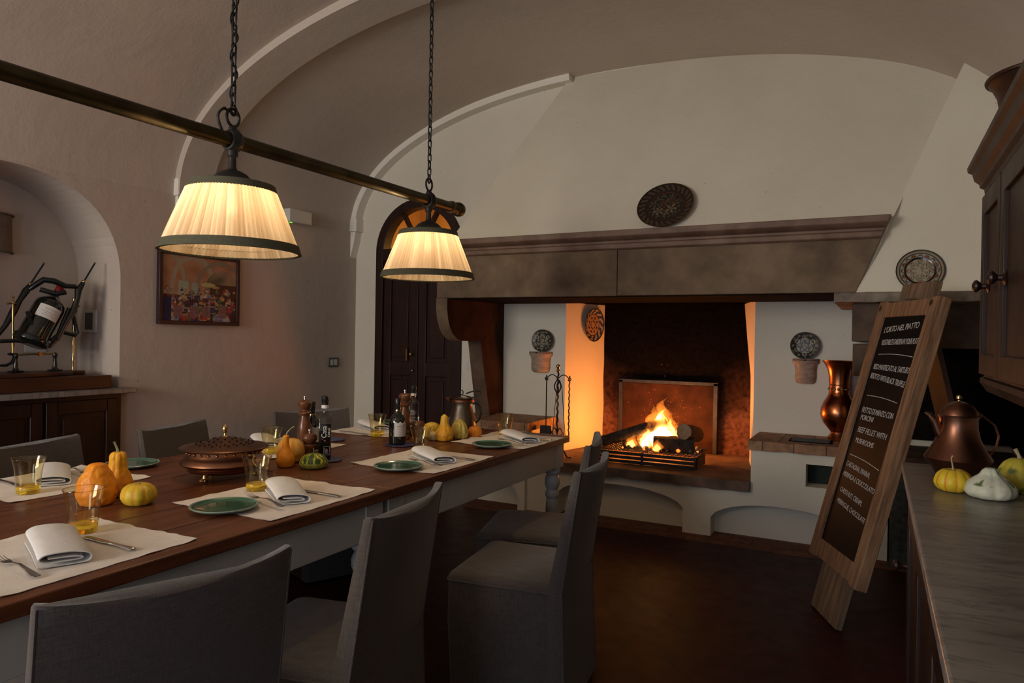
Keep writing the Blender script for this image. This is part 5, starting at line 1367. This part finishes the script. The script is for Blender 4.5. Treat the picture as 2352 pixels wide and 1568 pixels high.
wallplate('light_switch', 'dark switch in a pale square frame on the side wall of the niche', 'switch', (-4.86, -4.70, NY1 - .012, NY1, 1.305, 1.46), 1, M['plastic'], [(-4.82, -4.74, NY1 - .016, NY1 - .011, 1.325, 1.44)], M['plate_grey'])
wallplate('wall_socket', 'cream double socket plate low on the niche wall behind the cradle', 'socket', (XN, XN + .01, 2.585, 2.72, 1.17, 1.245), 0, M['plastic'], [(XN + .01, XN + .013, 2.60, 2.645, 1.18, 1.235), (XN + .01, XN + .013, 2.66, 2.705, 1.18, 1.235)], M['plastic'])
wallplate('light_switch', 'small steel and white switch on the bare left wall near the room corner', 'switch', (XL, XL + .012, 4.93, 5.06, 1.02, 1.105), 0, M['plate_grey'], [(XL + .012, XL + .016, 4.95, 4.985, 1.035, 1.09), (XL + .012, XL + .016, 5.0, 5.035, 1.035, 1.09)], M['plastic'])
wallplate('light_switch', 'pale switch on the far wall beside the arched door, near the stone pilaster', 'switch', (-3.2, -3.13, YF - .012, YF, 1.03, 1.11), 1, M['plastic'], [(-3.18, -3.15, YF - .015, YF - .011, 1.045, 1.095)], M['plastic'])
se = thing('alarm_sensor', 'white box-shaped alarm unit with a green light high on the left wall', 'sensor', (XL, 4.48, 2.26))
obj('housing', G().box(XL, XL + .09, 4.34, 4.60, 2.262, 2.372), M['plastic'], se, bev=.006)
obj('indicator_light', G().box(XL + .05, XL + .06, 4.37, 4.40, 2.256, 2.263), M['led'], se)

# ------------------------------------------------------------------ painting
pt = thing('framed_painting', 'small dark-framed oil painting of a crowded vaulted dining room on the left wall', 'painting', (XL, 3.53, 1.63))
py0, py1, pz0, pz1 = 3.19, 3.885, 1.372, 1.896
g = G(); fwd = .028
for (a, b, c, d) in ((py0, py1, pz0, pz0 + fwd), (py0, py1, pz1 - fwd, pz1), (py0, py0 + fwd, pz0 + fwd, pz1 - fwd), (py1 - fwd, py1, pz0 + fwd, pz1 - fwd)): g.box(XL, XL + .035, a, b, c, d)
obj('frame', g, mat('plum_frame', (.035, .012, .012), rough=.4), pt, bev=.003)
RP = random.Random(3)
figs = []
for row in range(5):
    for k in range(22):
        fx = RP.uniform(.02, .98); fy = .50 - row * .09 + RP.uniform(-.035, .035); s_ = .013 + row * .0075 + RP.uniform(0, .006)
        figs.append((fx, fy, s_, RP.choice([(.5, .35, .28), (.35, .05, .04), (.08, .16, .08), (.4, .38, .36), (.05, .05, .12), (.5, .3, .1), (.22, .2, .26), (.06, .04, .05), (.45, .36, .14)]), RP.choice([(.06, .03, .02), (.25, .1, .04), (.12, .07, .04)])))
def pcol(u, v):
    n = noise.noise(Vector((u * 6, v * 6, 0))); n2 = noise.noise(Vector((u * 30, v * 30, 2)))
    c = lerp3((.36, .15, .07), (.46, .24, .13), .5 + n)
    # vault bands
    for cx, cy, r0, ry, wd, col in ((.02, .55, .26, .5, .05, (.36, .28, .18)), (.40, .48, .28, .52, .05, (.38, .30, .20)), (.78, .52, .33, .42, .045, (.25, .20, .13))):
        q = math.hypot((u - cx) / r0, max(0, v - cy) / ry)
        if v > cy - .25 and abs(q - 1) < wd / r0 * .5 and (u < cx + .02 or cx > .7 or v > cy): c = col
    if math.hypot((u - .80) / .28, (v - .52) / .35) < .86 and v > .5: c = lerp3((.13, .10, .06), (.35, .22, .13), (u - .55) * 2 + n)
    if v < .60 and .62 < u: c = (.10, .035, .02)
    if .20 < u < .34 and .38 < v < .62: c = (.36, .37, .28)
    if .37 < u < .46 and .40 < v < .60: c = (.33, .34, .27)
    # lamps
    if math.hypot((u - .60) / .10, (v - .58) / .035) < 1: c = (.50, .40, .18)
    if math.hypot((u - .70) / .06, (v - .55) / .02) < 1: c = (.45, .3, .1)
    if v < .40: c = lerp3((.05, .02, .025), (.16, .05, .04), .5 + n + n2)
    if v < .15: c = lerp3((.10, .012, .008), (.06, .03, .04), .5 + n2)
    for fx, fy, s_, col, hair in figs:
        if fy + s_ * 2.2 > v > fy - s_ * 3:
            if math.hypot((u - fx) / s_, (v - fy) / (s_ * 1.3)) < .62: c = hair if v > fy - s_ * .1 else (.42, .22, .14)
            elif math.hypot((u - fx) / (s_ * 1.25), (v - fy + s_ * 2.2) / (s_ * 1.9)) < 1: c = tuple(x * (1 + n2 * .8) for x in col)
    for cx in (.20, .42, .58, .80):
        if abs(u - cx) < .055 and .06 < v < .24: c = lerp3((.20, .09, .09), (.28, .14, .14), .5 + n2)
    if u < .12 and v < .35: c = (.02, .025, .09)
    return c
g = G().grid(lambda u, v: (XL + .022, py0 + fwd + (py1 - py0 - 2 * fwd) * u, pz0 + fwd + (pz1 - pz0 - 2 * fwd) * v), 200, 150, cols=pcol)
obj('canvas', g, M['canvas'], pt)

# ================================================================== RIGHT: dresser, worktop, wall cabinet
bc = thing('base_cabinet', 'dark wooden base cabinet under the marble worktop at the right edge', 'cabinet', (.4, 1.1, 0))
g = G().box(.125, XR - .01, -.6, 2.83, .06, .868); g.box(.17, XR - .01, -.6, 2.80, 0, .06); g.box(.115, .13, -.6, 2.84, .80, .866); obj('carcass', g, M['dark_wood'], bc, bev=.004)
ys = [2.80, 2.25, 1.70, 1.15, .60, .05]
for i in range(5):
    ya, yb = ys[i + 1] + .01, ys[i] - .01; X0 = .125
    g = G()
    g.box(X0 - .018, X0, ya, ya + .06, .08, .79); g.box(X0 - .018, X0, yb - .06, yb, .08, .79); g.box(X0 - .018, X0, ya + .05, yb - .05, .08, .16); g.box(X0 - .018, X0, ya + .05, yb - .05, .71, .79); g.box(X0 - .008, X0, ya + .05, yb - .05, .15, .72)
    d = obj('door', g, M['dark_wood'], bc, bev=.004)
    g = G().lathe([(.010, 0), (.008, -.012), (.012, -.022), (.020, -.03), (.019, -.038), (.008, -.044)], X0 - .018, yb - .035 if i % 2 == 0 else ya + .035, .56, 18, axis=0); obj('knob', g, M['dark_wood'], d)
wt = obj('worktop', G().box(.087, XR - .004, -.7, 2.866, .870, .90), M['marble'], bev=.006, seg=3); tag(wt, 'long veined grey marble worktop running along the right wall', 'worktop')
wc = thing('wall_cabinet', 'dark wooden wall cabinet with panelled doors and a moulded cornice at the right edge', 'cabinet', (.54, 1.2, 1.18))
g = G().box(.325, XR - .005, .1, 2.85, 1.20, 1.86); obj('carcass', g, M['dresser_wood'], wc, bev=.004)
g = G()
cpf = [(.325, 1.83), (.318, 1.835), (.316, 1.85), (.305, 1.858), (.303, 1.87), (.290, 1.885), (.284, 1.91), (.272, 1.92), (.270, 1.935), (XR - .01, 1.935), (XR - .01, 1.83)]
# mitred cornice: front run plus return on the far end
rr = []
for yy, off in ((.1, 0), (2.85, 1)):
    rr.append([(p[0], yy + (off * (.325 - p[0]) if p[0] < .4 else off * (.055 if p[1] > 1.9 else 0)), p[1]) for p in cpf])
g.rings(rr[::-1]); obj('cornice', g, M['dresser_wood'], wc, smooth=25)
g = G(); bpf = [(.325, 1.215), (.316, 1.21), (.314, 1.195), (.322, 1.185), (.335, 1.165), (XR - .01, 1.165), (XR - .01, 1.215)]
g.prism(bpf, 1, .1, 2.86); obj('bottom_moulding', g, M['dresser_wood'], wc, smooth=25)
for i, (ya, yb) in enumerate(((2.44, 2.84), (1.96, 2.425), (1.48, 1.945), (1.0, 1.465))):
    X0 = .325; g = G()
    g.box(X0 - .016, X0, ya, ya + .055, 1.225, 1.82); g.box(X0 - .016, X0, yb - .055, yb, 1.225, 1.82); g.box(X0 - .016, X0, ya + .05, yb - .05, 1.225, 1.29); g.box(X0 - .016, X0, ya + .05, yb - .05, 1.755, 1.82); g.box(X0 - .005, X0, ya + .05, yb - .05, 1.28, 1.76)
    d = obj('door', g, M['dresser_wood'], wc, bev=.005)
    ky = yb - .03 if i % 2 else ya + .03
    ky = 2.62 if i == 0 else (2.30 if i == 1 else ky)
    g = G().lathe([(.020, 0), (.022, -.004), (.010, -.010), (.008, -.020), (.014, -.026), (.020, -.034), (.018, -.040), (.007, -.046)], X0 - .016, ky, 1.505, 18, axis=0); obj('knob', g, M['dark_wood'], d)
g = G().lathe([(.105, 0), (.115, .004), (.118, .05), (.124, .12), (.134, .18), (.150, .215), (.158, .222), (.162, .232), (.156, .238), (.140, .215), (.12, .15), (.11, .02)], .465, 2.72, 1.936, 40, cap1=False)
pot = thing('copper_pot', 'large dark copper pot with a flared rim standing on top of the wall cabinet', 'pot', (.465, 2.72, 1.936)); obj('body', g, M['pot_metal'], pot)
g = G().tube([(.465 + .162 * math.cos(2 * PI * i / 40), 2.72 + .162 * math.sin(2 * PI * i / 40), 1.936 + .233) for i in range(40)], .007, 8, closed=True); obj('rolled_rim', g, M['pot_metal'], pot)
# copper pitcher on worktop
kx, ky = .238, 2.655
pc = thing('copper_pitcher', 'tall copper pitcher with a domed lid and thin loop handle on the marble worktop', 'pitcher', (kx, ky, .9))
g = G().lathe([(.055, 0), (.062, .004), (.075, .03), (.094, .052), (.096, .058), (.090, .068), (.072, .098), (.060, .125), (.054, .155), (.0535, .188), (.055, .192)], kx, ky, .9, 56, cap1=False); obj('body', g, M['copper_pitcher'], pc)
g = G().lathe([(.057, .188), (.058, .193), (.053, .196), (.050, .21), (.040, .225), (.022, .236), (.008, .240), (.001, .241)], kx, ky, .9, 48, cap0=False); ld = obj('lid', g, M['copper_pitcher'], pc)
g = G().lathe([(.004, .238), (.004, .244), (.0085, .249), (.008, .256), (.002, .260)], kx, ky, .9, 14); obj('lid_knob', g, M['brass'], ld)
dx_, dy_ = -.95, -.3
g = G(); rr = []
for u, z, r1, r2 in ((.040, .11, .012, .020), (.058, .145, .012, .022), (.070, .175, .010, .018), (.088, .195, .007, .013), (.100, .201, .003, .007)):
    cxx, cyy = kx + dx_ * u, ky + dy_ * u
    rr.append([(cxx + r1 * math.cos(2 * PI * k / 12) * .9 - dy_ * 0, cyy + r1 * math.sin(2 * PI * k / 12) * .9, .9 + z + r2 * .5 * math.cos(2 * PI * k / 12)) for k in range(12)])
g.rings(rr); obj('spout', g, M['copper_pitcher'], pc)
hx, hy = .93, .36
def hp(u, z): return (kx + hx * u, ky + hy * u, .9 + z)
g = G().tube([hp(.052, .196), hp(.075, .192), hp(.110, .165), hp(.122, .13), hp(.115, .10), hp(.098, .07), hp(.088, .05)], [.006, .004, .0035, .0035, .0035, .0035, .004], 8); g.ball(hp(.062, .196), .010, 8, 6); obj('handle', g, M['copper_dark'], pc)

# ================================================================== CHALKBOARD MENU
D = Vector((.40300354, -.91519842, 0)); U = Vector((.22996888, .10126577, .96791506)); NN = Vector((-.88583433, -.39007319, .25127762))
O = Vector((-.208, 3.68, 0)); OF = O + NN * .03
mb = thing('menu_board', 'leaning weathered wooden easel with a handwritten blackboard menu, standing on the floor', 'chalkboard', tuple(O))
BM = Matrix((D, U, NN)).transposed().to_4x4()
def bmat(o_): return Matrix.Translation(o_) @ BM
def bpart(name, boxes, m, o_=OF, bev=.004, mesh=None):
    # local coordinates x=width, y=length, z=thickness; the object carries the rotation so that grain runs along the board
    g = G()
    for b in boxes: g.box(*b)
    me = obj(name, g, m, None, bev=bev)
    me.parent = mb; me.matrix_local = Matrix.Translation(o_ - Vector(mb.location)) @ BM
    return me
zc = -U.z
bpart('left_stile', [(-.285, -.205, .235, 1.578, -.025, .0)], M['old_wood'])
bpart('right_stile', [(.205, .285, .235, 1.578, -.055, .0)], M['old_wood'])
o1 = bpart('top_rail', [(-.204, .204, 1.495, 1.572, -.022, -.002)], M['old_wood'])
bpart('bottom_rail', [(-.204, .204, .245, .335, -.022, -.002)], M['old_wood'])
bpart('rear_plank', [(-.155, .155, .006, 1.667, -.062, -.028)], M['old_wood2'])
bd = bpart('blackboard', [(-.206, .206, .33, 1.50, -.024, -.012)], M['board'], bev=0)
bpart('metal_clip', [(-.02, .06, 1.574, 1.582, -.004, .001)], M['steel'], bev=0)
# rear leg
g = G(); ta = O + U * 1.50 - NN * .07; tb = Vector((.52, 3.98, .0))
dirv = (tb - ta).normalized(); w_ = D * .075; th_ = dirv.cross(D).normalized() * .012
g.hexa([tuple(tb - w_ - th_), tuple(tb + w_ - th_), tuple(tb + w_ + th_), tuple(tb - w_ + th_), tuple(ta - w_ - th_), tuple(ta + w_ - th_), tuple(ta + w_ + th_), tuple(ta - w_ + th_)])
obj('rear_leg', g, mat('brown_leg_wood', (.03, .014, .008), (.065, .03, .017), rough=.6, ns=6), mb)
lines = [("L'ORTO NEL PIATTO", -.175, 1.415, .155, 1.437, .042), ("VEGETABLE'S GARDEN IN YOUR PLATE", -.165, 1.352, .195, 1.362, .040),
         ("RISO MANTECATO AL TARTUFO", -.178, 1.228, .182, 1.222, .040), ("RISOTTO WITH BLACK TRUFFLE", -.182, 1.182, .178, 1.156, .040),
         ("FILETTO DI MANZO CON", -.168, 1.005, .158, 1.005, .040), ("PORCINI", -.160, .968, -.02, .968, .036),
         ("BEEF FILLET WITH", -.152, .905, .153, .905, .040), ("MUSHROOMS", -.145, .852, .055, .850, .036),
         ("CASTAGNA, PANNA,", -.168, .728, .103, .712, .036), ("MERINGA E CIOCCOLATO", -.174, .676, .184, .654, .034),
         ("CHESTNUT, CREAM,", -.157, .597, .102, .578, .034), ("MERINGUE, CHOCOLATE", -.156, .540, .176, .512, .034)]
for s_, xa, ya, xb, yb, sz in lines:
    an = math.atan2(yb - ya, xb - xa); L = math.hypot(xb - xa, yb - ya)
    mt = bmat(OF + NN * -.0115) @ Matrix.Translation((xa, ya, 0)) @ Matrix.Rotation(an, 4, 'Z')
    t = text_mesh('chalk_lettering', s_, M['chalk'], None, mt, sz, L, .0003, .12)
    off = Vector(mb.location)
    for v in t.data.vertices: v.co = v.co - off
    t.parent = mb
for xa, ya, xb, yb in ((-.16, 1.304, .176, 1.300), (-.154, 1.092, .16, 1.081), (-.159, .786, .171, .764)):
    g = G().tube([tuple(OF + D * (xa + (xb - xa) * i / 8) + U * (ya + (yb - ya) * i / 8 + .006 * math.sin(PI * i / 8)) - NN * .0112) for i in range(9)], .0019, 5); obj('chalk_line', g, M['chalk'], mb)
